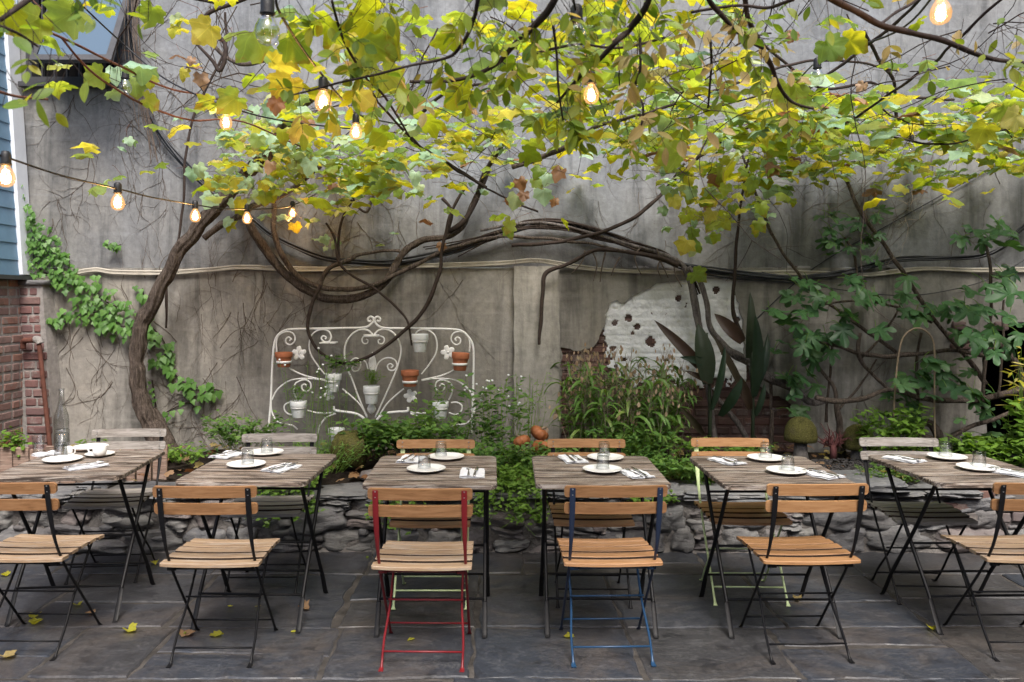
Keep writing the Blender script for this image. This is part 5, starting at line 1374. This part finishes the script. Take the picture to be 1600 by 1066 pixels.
figs([(rnd(1225,1285),rnd(570,640),rnd(5.8,6.0)) for _ in range(10)],(.11,.16)); figs([(rnd(1395,1500),rnd(558,615),rnd(5.5,5.9)) for _ in range(17)],(.14,.19))
figs([(rnd(1400,1480),rnd(430,500),rnd(5.7,6.0)) for _ in range(11)],(.12,.17)); figs([(rnd(1500,1590),rnd(352,440),rnd(5.3,5.8)) for _ in range(9)],(.13,.18))
figs([(rnd(1480,1600),rnd(440,548),rnd(5.2,5.8)) for _ in range(22)],(.13,.19)); figs([(rnd(1360,1440),rnd(600,660),rnd(5.7,6)) for _ in range(8)],(.10,.15)); figs([(1560,345,5.0),(1575,385,5.0),(1590,455,4.9)],(.18,.22))
figs([(rnd(1480,1560),rnd(560,700),rnd(5.7,6.0)) for _ in range(12)],(.12,.16))
o=fm.build('foliage',[M['lf_fig'],M['lf_bright']],fg); loc(o,fg)
# ================================================================== BED PLANTS
random.seed(51)
def strap(mb, base, d, L, w, droop, n=7, twist=0.0):
    """arching strap leaf"""
    p=Vector(base); d=Vector(d).normalized(); vs=[];fs=[]
    for i in range(n+1):
        t=i/n; ww=w*(math.sin(PI*min(1,t*.92+.08))**.7)*.5
        side=d.cross(Vector((0,0,1))); 
        if side.length<.05: side=Vector((1,0,0))
        side.normalize(); side=Matrix.Rotation(twist,3,d)@side
        up=side.cross(d)
        vs+= [p-side*ww+up*ww*.25, p, p+side*ww+up*ww*.25]
        if i<n: 
            p=p+d*(L/n); d=(d+Vector((0,0,-droop/n))).normalized()
    for i in range(n):
        b=i*3; fs+=[(b,b+1,b+4,b+3),(b+1,b+2,b+5,b+4)]
    mb.add(vs,fs)
# northern oat grass clump
og=empty('oat_grass',P(975,712,5.8),label='tall clump of arching oat grass with drooping pinkish seed heads before the bare brick',cat='ornamental grass')
bl=MB(); stc=MB(); sd_=MB()
for k in range(92):
    u=rnd(885,1062); h=rnd(.45,.86)*(1 if 900<u<1050 else .85)
    y=rnd(5.55,6.05); base=P(u,710,y); base.z=.42
    lean_=Vector((rnd(-.16,.16),rnd(-.25,.05),1)).normalized(); pts=[base+lean_*h*t+Vector((lean_.x*.35*t*t,lean_.y*.3*t*t,-.05*t*t)) for t in (0,.25,.5,.75,1)]
    stc.tube(pts,[.003,.003,.0025,.002,.0015],5,False)
    for j in range(rnd(6,11).__int__()):
        t=rnd(.15,.93); i=int(t*4); f_=t*4-i; p=pts[i].lerp(pts[min(4,i+1)],f_); a=rnd(0,2*PI)
        strap(bl,p,(math.cos(a),math.sin(a)*.8-.2,rnd(.7,2.0)),rnd(.12,.24),rnd(.016,.027),rnd(1.4,3.6),6,rnd(-.6,.6))
    if random.random()<.55:
        tip=pts[-1]
        for j in range(rnd(5,10).__int__()):
            q=tip+Vector((rnd(-.08,.08),rnd(-.07,.05),rnd(-.09,.11))); sd_.leaf(OVAL,q,orient((rnd(-.3,.3),rnd(-.3,.3),-1),(rnd(-1,1),-1,0)),rnd(.025,.042),curl=.1,fold=.1)
            stc.tube([tip+Vector((0,0,-.03)),(tip+q)/2+Vector((0,0,.04)),q],.0008,3,False)
o=bl.build('blades',M['lf_grass'],og); loc(o,og); o=stc.build('stalks',M['twig_pale'],og); loc(o,og); o=sd_.build('seed_heads',M['seed'],og); loc(o,og)
# dark cannas
for n_,(ub,yb,lb,lv) in enumerate(((1108,5.75,'dark broad-leaved canna with a burgundy leaf in front of the white brick',
      [(1105,600,1090,505,.17,0),(1110,590,1022,500,.10,1),(1112,640,1133,540,.085,0),(1115,570,1062,553,.07,0),(1100,680,1062,635,.06,0),(1115,600,1070,575,.06,0),(1125,650,1160,590,.09,0),(1095,720,1085,690,.12,0)]),
      (1175,5.85,'dark broad-leaved canna with tall blades to the right of the white brick',
      [(1168,560,1172,456,.085,0),(1160,535,1116,490,.12,0),(1178,620,1180,490,.12,0),(1185,600,1200,520,.07,0),(1165,620,1112,520,.08,0),(1172,640,1150,580,.09,0),(1180,650,1195,598,.06,0),(1170,720,1180,680,.13,0)]))):
    c_=empty('canna',P(ub,712,yb),label=lb,cat='plant'); m=MB(); m.tube([P(ub,715,yb),P(ub+2,640,yb),P(ub-2,560,yb),P(ub-3,520,yb)],[.016,.013,.010,.006],8); o=m.build('stalk',M['lf_canna'],c_); loc(o,c_)
    m=MB(); 
    for (u0,v0,u1,v1,w,mi) in lv:
        a=P(u0,v0,yb-rnd(0,.05)); b=P(u1,v1,yb-rnd(-.03,.18)); L=(b-a).length
        n=9; vs=[];fs=[]; d=(b-a)/n; per=Vector((d.z,0,-d.x)).normalized(); tw_=rnd(-.5,.5); per=(per+Vector((0,tw_,0))).normalized()
        for i in range(n+1):
            t=i/n; ww=w*.40*(math.sin(PI*min(1,.12+t*.88))**.75); q=a+d*i+Vector((0,-.10*math.sin(t*PI)*L,(-.08 if abs(d.x)>abs(d.z) else .0)*t*t*L))
            nn=Vector((0,-1,0)); vs+=[q-per*ww+nn*ww*.35,q-per*ww*.5+nn*ww*.1,q,q+per*ww*.5+nn*ww*.1,q+per*ww+nn*ww*.35]
        for i in range(n):
            for j in range(4): fs.append((i*5+j,i*5+j+1,i*5+j+6,i*5+j+5))
        m.add(vs,fs)
    o=m.build('blades',M['lf_canna'],c_); loc(o,c_)

# leafy clumps
def clump(name,label,cat,u,v,y,h,spread,nst,leaf,size,mat,per=9,shape=OVAL,grp=None,flower=None,lean_=(0,0),stem='lf_bright',jag=.5):
    base=P(u,v,y); h*=1.08; nst=int(nst*.8); per=max(5,int(per*.85)); r=empty(name,base,0,label,cat,grp); lm=MB(); sm=MB()
    for k in range(nst):
        a=rnd(0,2*PI); rr=spread*math.sqrt(random.random()); b=base+Vector((math.cos(a)*rr*.5,math.sin(a)*rr*.3,0))
        hh=h*rnd(.55,1.05); top=b+Vector((math.cos(a)*rr*.6+lean_[0]*rnd(.4,1),math.sin(a)*rr*.4+lean_[1]*rnd(.4,1),hh))
        mid=b.lerp(top,.5)+Vector((rnd(-.03,.03),rnd(-.03,.03),hh*.12)); pts=[Vector(q) for q in smooth_path([tuple(b),tuple(mid),tuple(top)],3)]
        sm.tube(pts,.0016,3,False)
        for j in range(per):
            t=rnd(.2,1); i=min(len(pts)-2,int(t*(len(pts)-1))); p=pts[i].lerp(pts[i+1],t*(len(pts)-1)-i)
            aa=rnd(0,2*PI); d=Vector((math.cos(aa),math.sin(aa),rnd(-.5,.6)))
            lm.leaf(shape,p+d*rnd(0,.02),orient(d,(rnd(-jag,jag),rnd(-jag,jag)-.25,1)),size*rnd(.6,1.3),curl=rnd(.05,.4),fold=rnd(.05,.3),cy=.3)
        if flower and random.random()<flower: lm.mi=1; lm.blob(top+Vector((0,0,.01)),(.016,.016,.014),seed=k,rough=.3,p=2,n=3); lm.mi=0
    o=lm.build('leaves',[M[mat],M['white_pot']],r); loc(o,r); o=sm.build('stems',M[stem],r); loc(o,r)
    return r
G1='leafy plants in the raised bed'
C=[('leafy_shrub','low blue-green leafy shrub at the foot of the wall left of the headboard','shrub',378,700,5.75,.22,.30,70,0,.045,'lf_bed',12,OVAL),
 ('herb_clump','small bright herb clump beside the base of the vine trunk','plant',285,722,5.5,.10,.16,30,0,.04,'lf_bright',8,OVAL),
 ('fern_clump','feathery green clump spilling out of the bed below the headboard pot','plant',500,738,5.35,.20,.30,90,0,.035,'lf_bed',12,SPEAR),
 ('trailing_plant','green trailing plant hanging over the stone wall behind the second table','plant',445,758,5.12,.13,.32,90,0,.035,'lf_bright',11,OVAL),
 ('tall_herb','tall thin-stemmed herb with small white buds in front of the left pots','plant',478,700,5.7,.62,.20,16,0,.035,'lf_bed',16,SPEAR),
 ('tall_herb','wispy flowering herb rising past the lowest hanging pot','plant',525,710,5.65,.55,.16,14,0,.035,'lf_bed',15,SPEAR),
 ('bushy_plant','dense green bushy plant under the centre of the headboard','plant',585,712,5.6,.24,.24,62,0,.055,'lf_bed',12,OVAL),
 ('bushy_plant','broad green bush under the right half of the headboard','plant',655,705,5.6,.22,.34,80,0,.055,'lf_bed',12,OVAL),
 ('sapling','lime green young sapling in front of the low right pot','plant',664,700,5.55,.34,.12,14,0,.05,'lf_bright',10,OVAL),
 ('bushy_plant','green plant climbing over the right foot of the headboard','plant',715,702,5.65,.24,.22,45,0,.045,'lf_bed',12,SPEAR),
 ('tall_weed','tall weedy plant with pale buds right of the headboard','plant',778,715,5.6,.50,.22,40,0,.055,'lf_bed',12,OVAL),
 ('tall_weed','tall wispy weed standing against the pilaster','plant',822,705,5.7,.50,.14,26,0,.035,'lf_bright',14,SPEAR),
 ('leafy_mass','dense green foliage behind the table at the red chair','plant',760,745,5.4,.24,.34,90,0,.05,'lf_bed',12,OVAL),
 ('trailing_plant','green creeper tumbling over the stone wall right of the red chair','plant',800,766,5.10,.14,.30,80,0,.035,'lf_bright',12,OVAL),
 ('leafy_mass','mixed green weeds below the orange gourds','plant',850,742,5.35,.18,.28,70,0,.04,'lf_bed',12,OVAL),
 ('leafy_mass','round-leaved green tangle at the foot of the oat grass','plant',985,725,5.5,.24,.34,100,0,.04,'lf_bed',12,OVAL),
 ('leafy_mass','low green tangle behind the table at the blue chair','plant',1040,745,5.3,.14,.30,90,0,.035,'lf_bed',12,OVAL),
 ('leafy_mass','pale spidery ground plant behind the lime green chair right of the blue chair','plant',1090,755,5.3,.12,.22,70,0,.04,'lf_grass',12,SPEAR),
 ('herb_clump','bright round-leaved seedling left of the lime green chair back','plant',1090,715,5.5,.14,.12,22,0,.05,'lf_bright',8,OVAL),
 ('herb_clump','bright green seedlings between the orange chair back and the mossy cap','plant',1165,718,5.5,.11,.18,34,0,.045,'lf_bright',8,OVAL),
 ('bushy_plant','bright green bush inside the bent cane hoop','plant',1395,720,5.6,.34,.26,60,0,.055,'lf_bright',11,OVAL),
 ('trailing_plant','pale green creeping plant on the bed edge behind the rightmost chair back','plant',1400,752,5.25,.09,.26,80,0,.025,'lf_grass',12,OVAL),
 ('fern_clump','ferny light green clump in a dark pot near the right edge','plant',1560,738,5.35,.22,.28,80,0,.05,'lf_bright',12,IVY),
 ('fern_clump','ferny light green clump right of the rightmost chair back','plant',1475,735,5.5,.18,.18,40,0,.045,'lf_bright',10,IVY),
 ('bushy_plant','tall bright leafy plant cut by the right edge of the photo','plant',1606,722,5.3,.36,.14,36,0,.05,'lf_bright',12,IVY),
 ('yellow_plant','yellow-green pointed leaves at the right edge in front of the dark doorway','plant',1597,650,5.4,.42,.10,10,0,.09,'lf_yellow',7,SPEAR),
 ('herb_clump','small green sprouts in the plank edging at the far left','plant',18,712,5.3,.16,.12,26,0,.045,'lf_bright',8,OVAL),
 ('herb_clump','tiny sprouts at the foot of the wall above the cup','plant',140,700,5.9,.08,.14,16,0,.035,'lf_bright',7,OVAL)]
for c_ in C:
    fl=.6 if 'buds' in c_[1] or 'flowering' in c_[1] else None
    clump(c_[0],c_[1],c_[2],c_[3],c_[4],c_[5],c_[6],c_[7],c_[8],0,c_[10],c_[11],c_[12],c_[13],flower=fl)
def trailing(label,u,y0,k,wid,drop,mat='lf_bright',size=.035):
    base=P(u,0,y0); base.z=.40; r=empty('trailing_plant',base,0,label,'plant','trailing plants over the stone wall'); lm=MB(); sm=MB()
    for _ in range(k):
        x=rnd(-wid,wid); d_=drop*rnd(.25,1)*(1-.5*abs(x)/wid); a=base+Vector((x*.8,.12,.02)); b=base+Vector((x,-.04-rnd(0,.05),.05)); c=base+Vector((x*1.1+rnd(-.05,.05),-.10-rnd(0,.06),-d_*.6)); e_=base+Vector((x*1.15+rnd(-.08,.08),-.12-rnd(0,.05),-d_))
        pts=[Vector(q) for q in smooth_path([tuple(a),tuple(b),tuple(c),tuple(e_)],4)]; sm.tube(pts,.0014,3,False)
        for j in range(16):
            t=random.random(); i=min(len(pts)-2,int(t*(len(pts)-1))); p=pts[i]; aa=rnd(0,2*PI)
            lm.leaf(OVAL,p,orient((math.cos(aa),math.sin(aa)-.3,rnd(-.7,.3)),(rnd(-.4,.4),-.8,1)),size*rnd(.6,1.2),curl=.2,fold=.15)
    o=lm.build('leaves',M[mat],r); loc(o,r); o=sm.build('stems',M['lf_bright'],r); loc(o,r)
trailing('green weeds spilling down the stone wall beside the second table legs',445,5.02,46,.20,.22)
trailing('green weeds spilling down the stone wall under the table at the red chair',625,5.02,22,.15,.30)
trailing('vine tendrils and weeds hanging down the stone wall between the red and blue chairs',800,5.02,38,.22,.28)
trailing('small green sprigs hanging on the wall behind the blue chair',1010,5.02,16,.10,.08)
# drooping tufts in the headboard pots
clump('potted_tuft','feathery green tuft growing from the central white pot on the headboard','plant',582,601,5.86,.10,.07,26,0,.030,'lf_bright',9,SPEAR)
clump('potted_tuft','leafy green sprig sprouting from the white pot left of the headboard centre','plant',524,584,5.86,.13,.12,16,0,.045,'lf_bed',8,OVAL,lean_=(.10,0))
clump('potted_tuft','small green shoots in the low left white pot of the headboard','plant',466,627,5.86,.12,.08,14,0,.03,'lf_bed',8,OVAL)
clump('potted_tuft','small sprig in the low right white pot of the headboard','plant',688,628,5.86,.14,.08,12,0,.035,'lf_bed',8,OVAL)
# ground cover (nobody could count it)
gc=MB(); random.seed(60)
for _ in range(5200):
    x=rnd(-2.6,4.6); y=rnd(5.22,6.0); u=CU+F*x/y
    d=noise.noise(Vector((x*1.4,y*1.6,9)))+.12
    if u<270: d-=1
    if 1190<u<1370: d-=.7
    if 860<u<1180: d-=.1
    if random.random()>d*2.2: continue
    p=Vector((x,y,.42+.04*(y-5.2)+rnd(.0,.07))); a=rnd(0,2*PI)
    gc.leaf(OVAL,p,orient((math.cos(a),math.sin(a),rnd(-.1,.7)),(rnd(-.4,.4),rnd(-.6,.2),1)),rnd(.02,.05),curl=.2,fold=.2)
tag(gc.build('ground_cover',M['lf_bed']),'low green weeds carpeting the raised bed','ground cover',kind='stuff')
lt=MB(); random.seed(61)
for _ in range(620):
    x=rnd(-3.4,4.4); y=rnd(5.15,6.1); p=Vector((x,y,.415+.055*(y-5.2)+rnd(0,.03))); a=rnd(0,2*PI); lt.mi=random.choice((0,0,1))
    lt.leaf(GRAPE_LO,p,orient((math.cos(a),math.sin(a),rnd(-.2,.3)),(rnd(-.6,.6),rnd(-.6,.6),1)),rnd(.03,.07),curl=rnd(.2,.6),fold=rnd(0,.4),cy=.2)
tag(lt.build('leaf_litter',[M['lf_brown'],M['lf_beige']]),'scattered dry brown leaves lying on the soil of the bed','leaf litter',kind='stuff')
gv_=MB()
for _ in range(1500):
    u=rnd(1215,1400); y=rnd(5.2,5.7); p=P(u,0,y); p.z=.425+.05*(y-5.2)+rnd(0,.01); s_=rnd(.008,.018); gv_.blob(p,(s_,s_,s_*.7),seed=_,rough=.2,p=3,n=2)
tag(gv_.build('gravel',simple('dark_gravel',(.07,.065,.065),.8,.3,.6,60)),'dark gravel on the bed beside the mossy caps','gravel',kind='stuff')

# boulders, mossy caps on stems, gourds, coral
def boulder(u,v,y,size,lb,mat='stone',seed=1):
    m=MB(); m.blob((0,0,0),size,seed=seed,rough=.25,p=2.6,n=10); o=m.build('boulder',M[mat]); o.location=P(u,v,y); return tag(o,lb,'boulder')
boulder(548,702,5.55,(.24,.25,.24),'dark mossy boulder in the bed below the headboard',mat='moss',seed=4)
boulder(590,742,5.35,(.20,.18,.07),'flat dark stone in the shade below the mossy boulder',seed=7)
for (u,v,y,w,lb) in ((1251,676,5.75,.225,'taller mossy domed stone mushroom near the bricks'),(1340,688,5.75,.205,'mossy domed stone mushroom behind the grey chair back')):
    base=P(u,v+42,y); r=empty('stone_mushroom',base,0,lb,'garden ornament','pair of mossy stone mushrooms'); top=P(u,v,y).z-base.z
    m=MB(); m.lathe([(.0001,-.085),(w*.42,-.085),(w*.49,-.075),(w*.5,-.045),(w*.46,.02),(w*.34,.065),(w*.18,.088),(.0001,.095)],(0,0,top+.02),28)
    for i,q in enumerate(m.v): m.v[i]=q+Vector((1,1,1))*.006*noise.noise(q*22)
    m.build('cap',M['moss'],r)
    m=MB(); m.lathe([(.06,0),(.05,.03),(.042,top-.06)],(0,0,0),16); m.build('stem',M['mortar_dark'],r)
def gourd(u,v,y,s_,lb,seed,tz=0):
    m=MB(); n=40; vs=[];fs=[];k=14
    for i in range(k+1):
        ph=PI*i/k
        for j in range(n):
            th=2*PI*j/n; r=s_*(1+.09*abs(math.sin(th*5)))*(math.sin(ph)**.75+.001); vs.append(Vector((r*math.cos(th),r*math.sin(th),s_*.72*math.cos(ph)*(1-.25*math.exp(-(ph/.5)**2)))))
    for i in range(k):
        for j in range(n): fs.append((i*n+j,(i+1)*n+j,(i+1)*n+(j+1)%n,i*n+(j+1)%n))
    m.add(vs,fs); r=empty('gourd',P(u,v,y),0,lb,'gourd'); o=m.build('rind',M['orange_clay'],r); o.rotation_euler=(.5,.3,seed)
    m=MB(); m.tube([Vector((0,0,s_*.5)),Vector((.005,0,s_*.75)),Vector((.02,-.01,s_*.95))],[.012,.009,.010],8); o=m.build('stalk',M['bamboo'],r); o.rotation_euler=(.5,.3,seed)
gourd(843,677,5.62,.062,'ridged deep orange gourd on top, leaning on the pilaster foot',1)
gourd(848,702,5.52,.075,'larger paler orange gourd underneath, half hidden by weeds',2); gourd(815,690,5.5,.055,'small dull orange gourd left of the others among weeds',3.3)
m=MB(); random.seed(3)
for k in range(26): walk(m,P(1302,700,5.7),(rnd(-.8,.8),rnd(-.4,.4),rnd(.2,1)),rnd(.06,.13),.008,.02,.3,.3,0,None,1,6)
m.tube([P(1302,718,5.7),P(1302,695,5.7)],[.02,.028],8)
tag(m.build('red_coral_ornament',M['coral']),'faded reddish branching ornament between the two mossy mushrooms','ornament')
m=MB(); m.tube(pxpath([(1394,705),(1396,660),(1399,600),(1404,555),(1411,528),(1425,515),(1440,514),(1454,525),(1460,545),(1460,600),(1460,650),(1462,705)],5.6),.0062,8)
tag(m.build('cane_hoop',M['bamboo']),'tall bent bamboo hoop standing in the bed behind the rightmost table','hoop')
for (u,v,y,w,h,lb) in ((1500,708,5.55,.17,.16,'dark green plastic nursery pot behind the rear tumbler of the rightmost table'),(1573,722,5.35,.2,.14,'black plastic nursery pot under the ferny clump')):
    m=MB(); m.lathe([(.0001,0),(w*.38,0),(w*.48,h*.86),(w*.52,h*.87),(w*.52,h),(w*.47,h),(w*.46,h*.85),(.0001,h*.8)],(0,0,-h/2),24); o=m.build('nursery_pot',M['pot_dark']); o.location=P(u,v,y); tag(o,lb,'pot')
# fallen leaves on the paving
fl=[(200,986,'lf_yellow','yellow leaf lying flat on the slab between the two leftmost tables',.075),(345,992,'lf_yellow','narrow yellow leaf under the second front chair from the left',.07),(290,995,'lf_brown','curled brown leaf by the left foot of the second front chair',.085),(279,993,'lf_vine','small green leaf touching the curled brown leaf',.05),
 (50,977,'lf_yellow','pale yellow leaf under the bottom left chair',.07),(55,962,'lf_yellow','orange-yellow leaf just behind the pale one under the bottom left chair',.07),(120,945,'lf_yellow','yellow-green leaf under the leftmost table',.06),(5,1026,'lf_beige','pale leaf at the very left edge of the paving',.09),
 (470,950,'lf_brown','brown curled leaf by the right feet of the second table',.08),(454,988,'lf_yellow','tiny yellow leaf next to the paddle foot of the second table',.045),(648,999,'lf_yellow','small narrow yellow leaf under the red chair',.05),(243,883,'lf_yellow','small orange leaf by the wall behind the leftmost table',.06),
 (895,995,'lf_yellow','ochre leaf at the rear foot of the blue chair',.06),(1460,986,'lf_yellow','bright yellow leaf touching the left foot of the rightmost table',.06),(1245,935,'lf_beige','pale crumpled leaf near the back foot of the table right of the blue chair',.06),(12,900,'lf_yellow','yellow leaf far left behind the chair seat',.06),
 (355,948,'lf_yellow','pale yellow leaf under the far chair of the second table',.05),(397,948,'lf_yellow','yellow leaf right beneath the second table',.05),(145,962,'lf_brown','dark brown leaf behind the right leg of the bottom left chair',.06),(575,870,'lf_vine','small green leaf at the foot of the stone wall',.05)]
random.seed(70)
for (u,v,mt,lb,s_) in fl:
    m=MB(); a=rnd(0,2*PI); m.leaf(GRAPE_LO if s_>.055 else OVAL,Vector((0,0,0)),orient((1,0,rnd(-.1,.1)),(rnd(-.15,.15),rnd(-.15,.15),1)),s_*.75,curl=-rnd(.2,.6) ,fold=rnd(.2,.6),cy=.25,wav=.2)
    zmin=min(q.z for q in m.v); o=m.build('fallen_leaf',M[mt]); o.location=G(u,v,.004)-Vector((0,0,zmin)); o.rotation_euler=(0,0,a); tag(o,lb,'leaf','fallen leaves on the paving')

# ================================================================== STRING LIGHTS
def string(lb, cord_pts, bulbs, r=.004):
    q=[P(*a) for a in cord_pts]; r0=empty('string_light',q[0],0,lb,'string light','strings of cafe lights')
    m=MB(); m.tube([Vector(a) for a in smooth_path([tuple(x) for x in q],7)],r,6); o=m.build('cord',M['rubber'],r0); loc(o,r0)
    for (u,v,y,lit,s_,drop) in bulbs:
        c=P(u,v,y)                                     # bulb centre
        m=MB(); m.lathe([(.0001,.072*s_),(.010*s_,.071*s_),(.0145*s_,.066*s_),(.0165*s_,.058*s_),(.0165*s_,.030*s_),(.0185*s_,.0295*s_),(.0185*s_,.0255*s_),(.0145*s_,.0245*s_),(.0145*s_,.022*s_)],(0,0,.005*s_),18)
        if drop: m.tube([Vector((0,0,.073*s_)),Vector((0,0,.073*s_+drop))],.0035,6)
        so_=m.build('socket',M['rubber'],r0,sharp=40); so_.location=c-r0.location
        m=MB(); m.lathe([(.0128*s_,.026*s_),(.0130*s_,.020*s_),(.020*s_,.010*s_),(.0265*s_,-.004*s_),(.0290*s_,-.018*s_),(.0270*s_,-.032*s_),(.0200*s_,-.043*s_),(.010*s_,-.048*s_),(.0001,-.0492*s_)],(0,0,.005),20)
        b=m.build('bulb',M['bulb_lit' if lit else 'bulb_off'],so_)
        m=MB(); pts=[(-.008,0,.004),(-.010,0,-.022),(-.005,.004,-.008),(0,0,-.024),(.005,-.004,-.008),(.010,0,-.022),(.008,0,.004)]
        m.tube([Vector(a)*s_ for a in pts],.0016*s_ if lit else .0005,5); m.build('filament',M['filament' if lit else 'steel'],so_)
        if lit:
            L=bpy.data.lights.new('bulb_glow','POINT'); L.energy=1.6; L.color=(1,.55,.20); L.shadow_soft_size=.02
            lo=bpy.data.objects.new('bulb_glow',L); COL.objects.link(lo); lo.parent=so_; lo.location=(0,0,-.015)
string('string of lit bulbs sagging from the left edge toward the vine trunk',[(-120,205,2.3),(4,244,2.7),(95,274,3.05),(184,295,3.5),(240,309,3.95),(305,320,4.5),(345,326,4.7),(387,327,5.0),(425,326,5.4),(457,321,5.8),(500,300,6.15)],
  [(9,272,2.7,1,1,0),(184,313,3.5,1,1,0),(305,335,4.5,1,1,0),(386,339,5.0,1,1,0),(457,331,5.8,1,1,0)])
string('middle string with a large unlit bulb at top and lit ones in yellow leaves',[(300,-90,1.9),(418,-30,2.15),(435,16,2.25),(465,65,2.5),(492,103,2.7),(504,118,2.8),(530,150,3.2),(555,176,3.8),(600,190,4.4),(700,205,5.2),(800,215,6.1)],
  [(418,42,2.15,0,1.1,.02),(505,155,2.8,1,1,0),(556,203,3.8,1,1,0)])
string('upper string running above the window with one unlit and one lit bulb',[(60,-60,3.6),(140,20,3.8),(194,70,4.1),(250,118,4.0),(300,145,3.9),(353,166,3.8),(450,190,4.2),(620,208,5.0),(800,222,6.1)],
  [(196,133,4.2,0,1.1,.05),(353,188,3.8,1,1,0)])
string('central string hanging through the tree with one clear and one lit bulb',[(880,-120,1.9),(893,-20,2.3),(900,20,2.4),(910,65,2.6),(920,105,2.9),(925,118,3.0),(935,150,3.6),(950,190,4.6),(960,215,6.1)],
  [(901,52,2.4,0,1.1,0),(924,144,3.0,1,1,0)])
string('right string with one lit bulb at the top edge, one unlit in leaves',[(1560,-100,1.9),(1475,-25,2.3),(1400,50,3.0),(1279,95,3.9),(1230,150,4.8),(1200,190,6.1)],
  [(1470,14,2.3,1,1,0),(1277,118,3.9,0,1.1,0)])
string('far string along the right of the wall with small unlit bulbs',[(1190,190,6.1),(1300,206,6.0),(1425,212,5.9),(1508,203,5.8),(1600,180,5.7),(1750,130,5.5)],
  [(1424,226,5.9,0,1.1,0),(1508,222,5.8,0,1.1,0)])

# unseen walls added behind the camera and at right to shut out low sky
rb=empty('added_shade_walls',(0,-3.0,0),label='unseen brick walls added behind and right of the camera to block low sky',cat='building')
m=MB(); m.box((0,-3.15,2.1),(11.0,.3,4.2)); m.box((5.45,1.6,2.3),(.3,9.2,4.6)); o=m.build('wall',simple('added_wall_brick',(.16,.11,.09),.9,.2,.4,8),rb,smooth=False); loc(o,rb)
for k in range(4):
    for z in (1.4,3.2):
        m=MB(); x=-4.2+k*2.8; m.box((x,-2.995,z),(.95,.03,1.35)); f_=m.build('window',M['trim'],rb,smooth=False); loc(f_,rb)
        m=MB(); m.box((x,-2.977,z+.33),(.83,.012,.6)); m.box((x,-2.977,z-.33),(.83,.012,.6)); g_=m.build('pane',M['pane'],f_,smooth=False); g_.matrix_parent_inverse=Matrix.Identity(4)  # panes of the windows on the added unseen wall

# ================================================================== LIGHT, SKY, CAMERA
w=bpy.data.worlds.new('World'); scene.world=w; w.use_nodes=True; nt=w.node_tree; nt.nodes.clear()
sky=nt.nodes.new('ShaderNodeTexSky'); sky.sky_type='NISHITA'; sky.sun_disc=False; sky.sun_elevation=R(54); sky.sun_rotation=R(168); sky.altitude=0; sky.air_density=1.0; sky.dust_density=3.5; sky.ozone_density=1.0
bg=nt.nodes.new('ShaderNodeBackground'); bg.inputs[1].default_value=.14; ow=nt.nodes.new('ShaderNodeOutputWorld')
nt.links.new(sky.outputs[0],bg.inputs[0]); nt.links.new(bg.outputs[0],ow.inputs[0])
SL=bpy.data.lights.new('sun','SUN'); SL.energy=1.7; SL.angle=R(20); SL.color=(1,.96,.90); so_=bpy.data.objects.new('sun',SL); COL.objects.link(so_)
# sky sun_rotation r: direction toward the sun is (sin r, cos r); lamp shines the opposite way
el,ro=R(54),R(168); dvec=Vector((math.sin(ro)*math.cos(el),math.cos(ro)*math.cos(el),math.sin(el)))
so_.rotation_euler=dvec.to_track_quat('Z','Y').to_euler(); so_.location=(0,0,10)
cam=bpy.data.cameras.new('camera'); co=bpy.data.objects.new('camera',cam); COL.objects.link(co)
co.location=(0,0,H); co.rotation_euler=(PI/2,0,0); cam.sensor_width=36; cam.lens=F/1600*36; cam.shift_x=(800-CU)/1600; cam.shift_y=-(533-CV)/1600
cam.dof.use_dof=True; cam.dof.focus_distance=4.9; cam.dof.aperture_fstop=4.5; cam.clip_end=500; cam.clip_start=.05; scene.camera=co
scene.view_settings.view_transform='Standard'; scene.view_settings.look='None'; scene.view_settings.exposure=EXPO; scene.view_settings.gamma=1
scene.cycles.max_bounces=5; scene.cycles.diffuse_bounces=3; scene.cycles.transparent_max_bounces=10; scene.cycles.caustics_reflective=False; scene.cycles.caustics_refractive=False; scene.cycles.sample_clamp_indirect=6
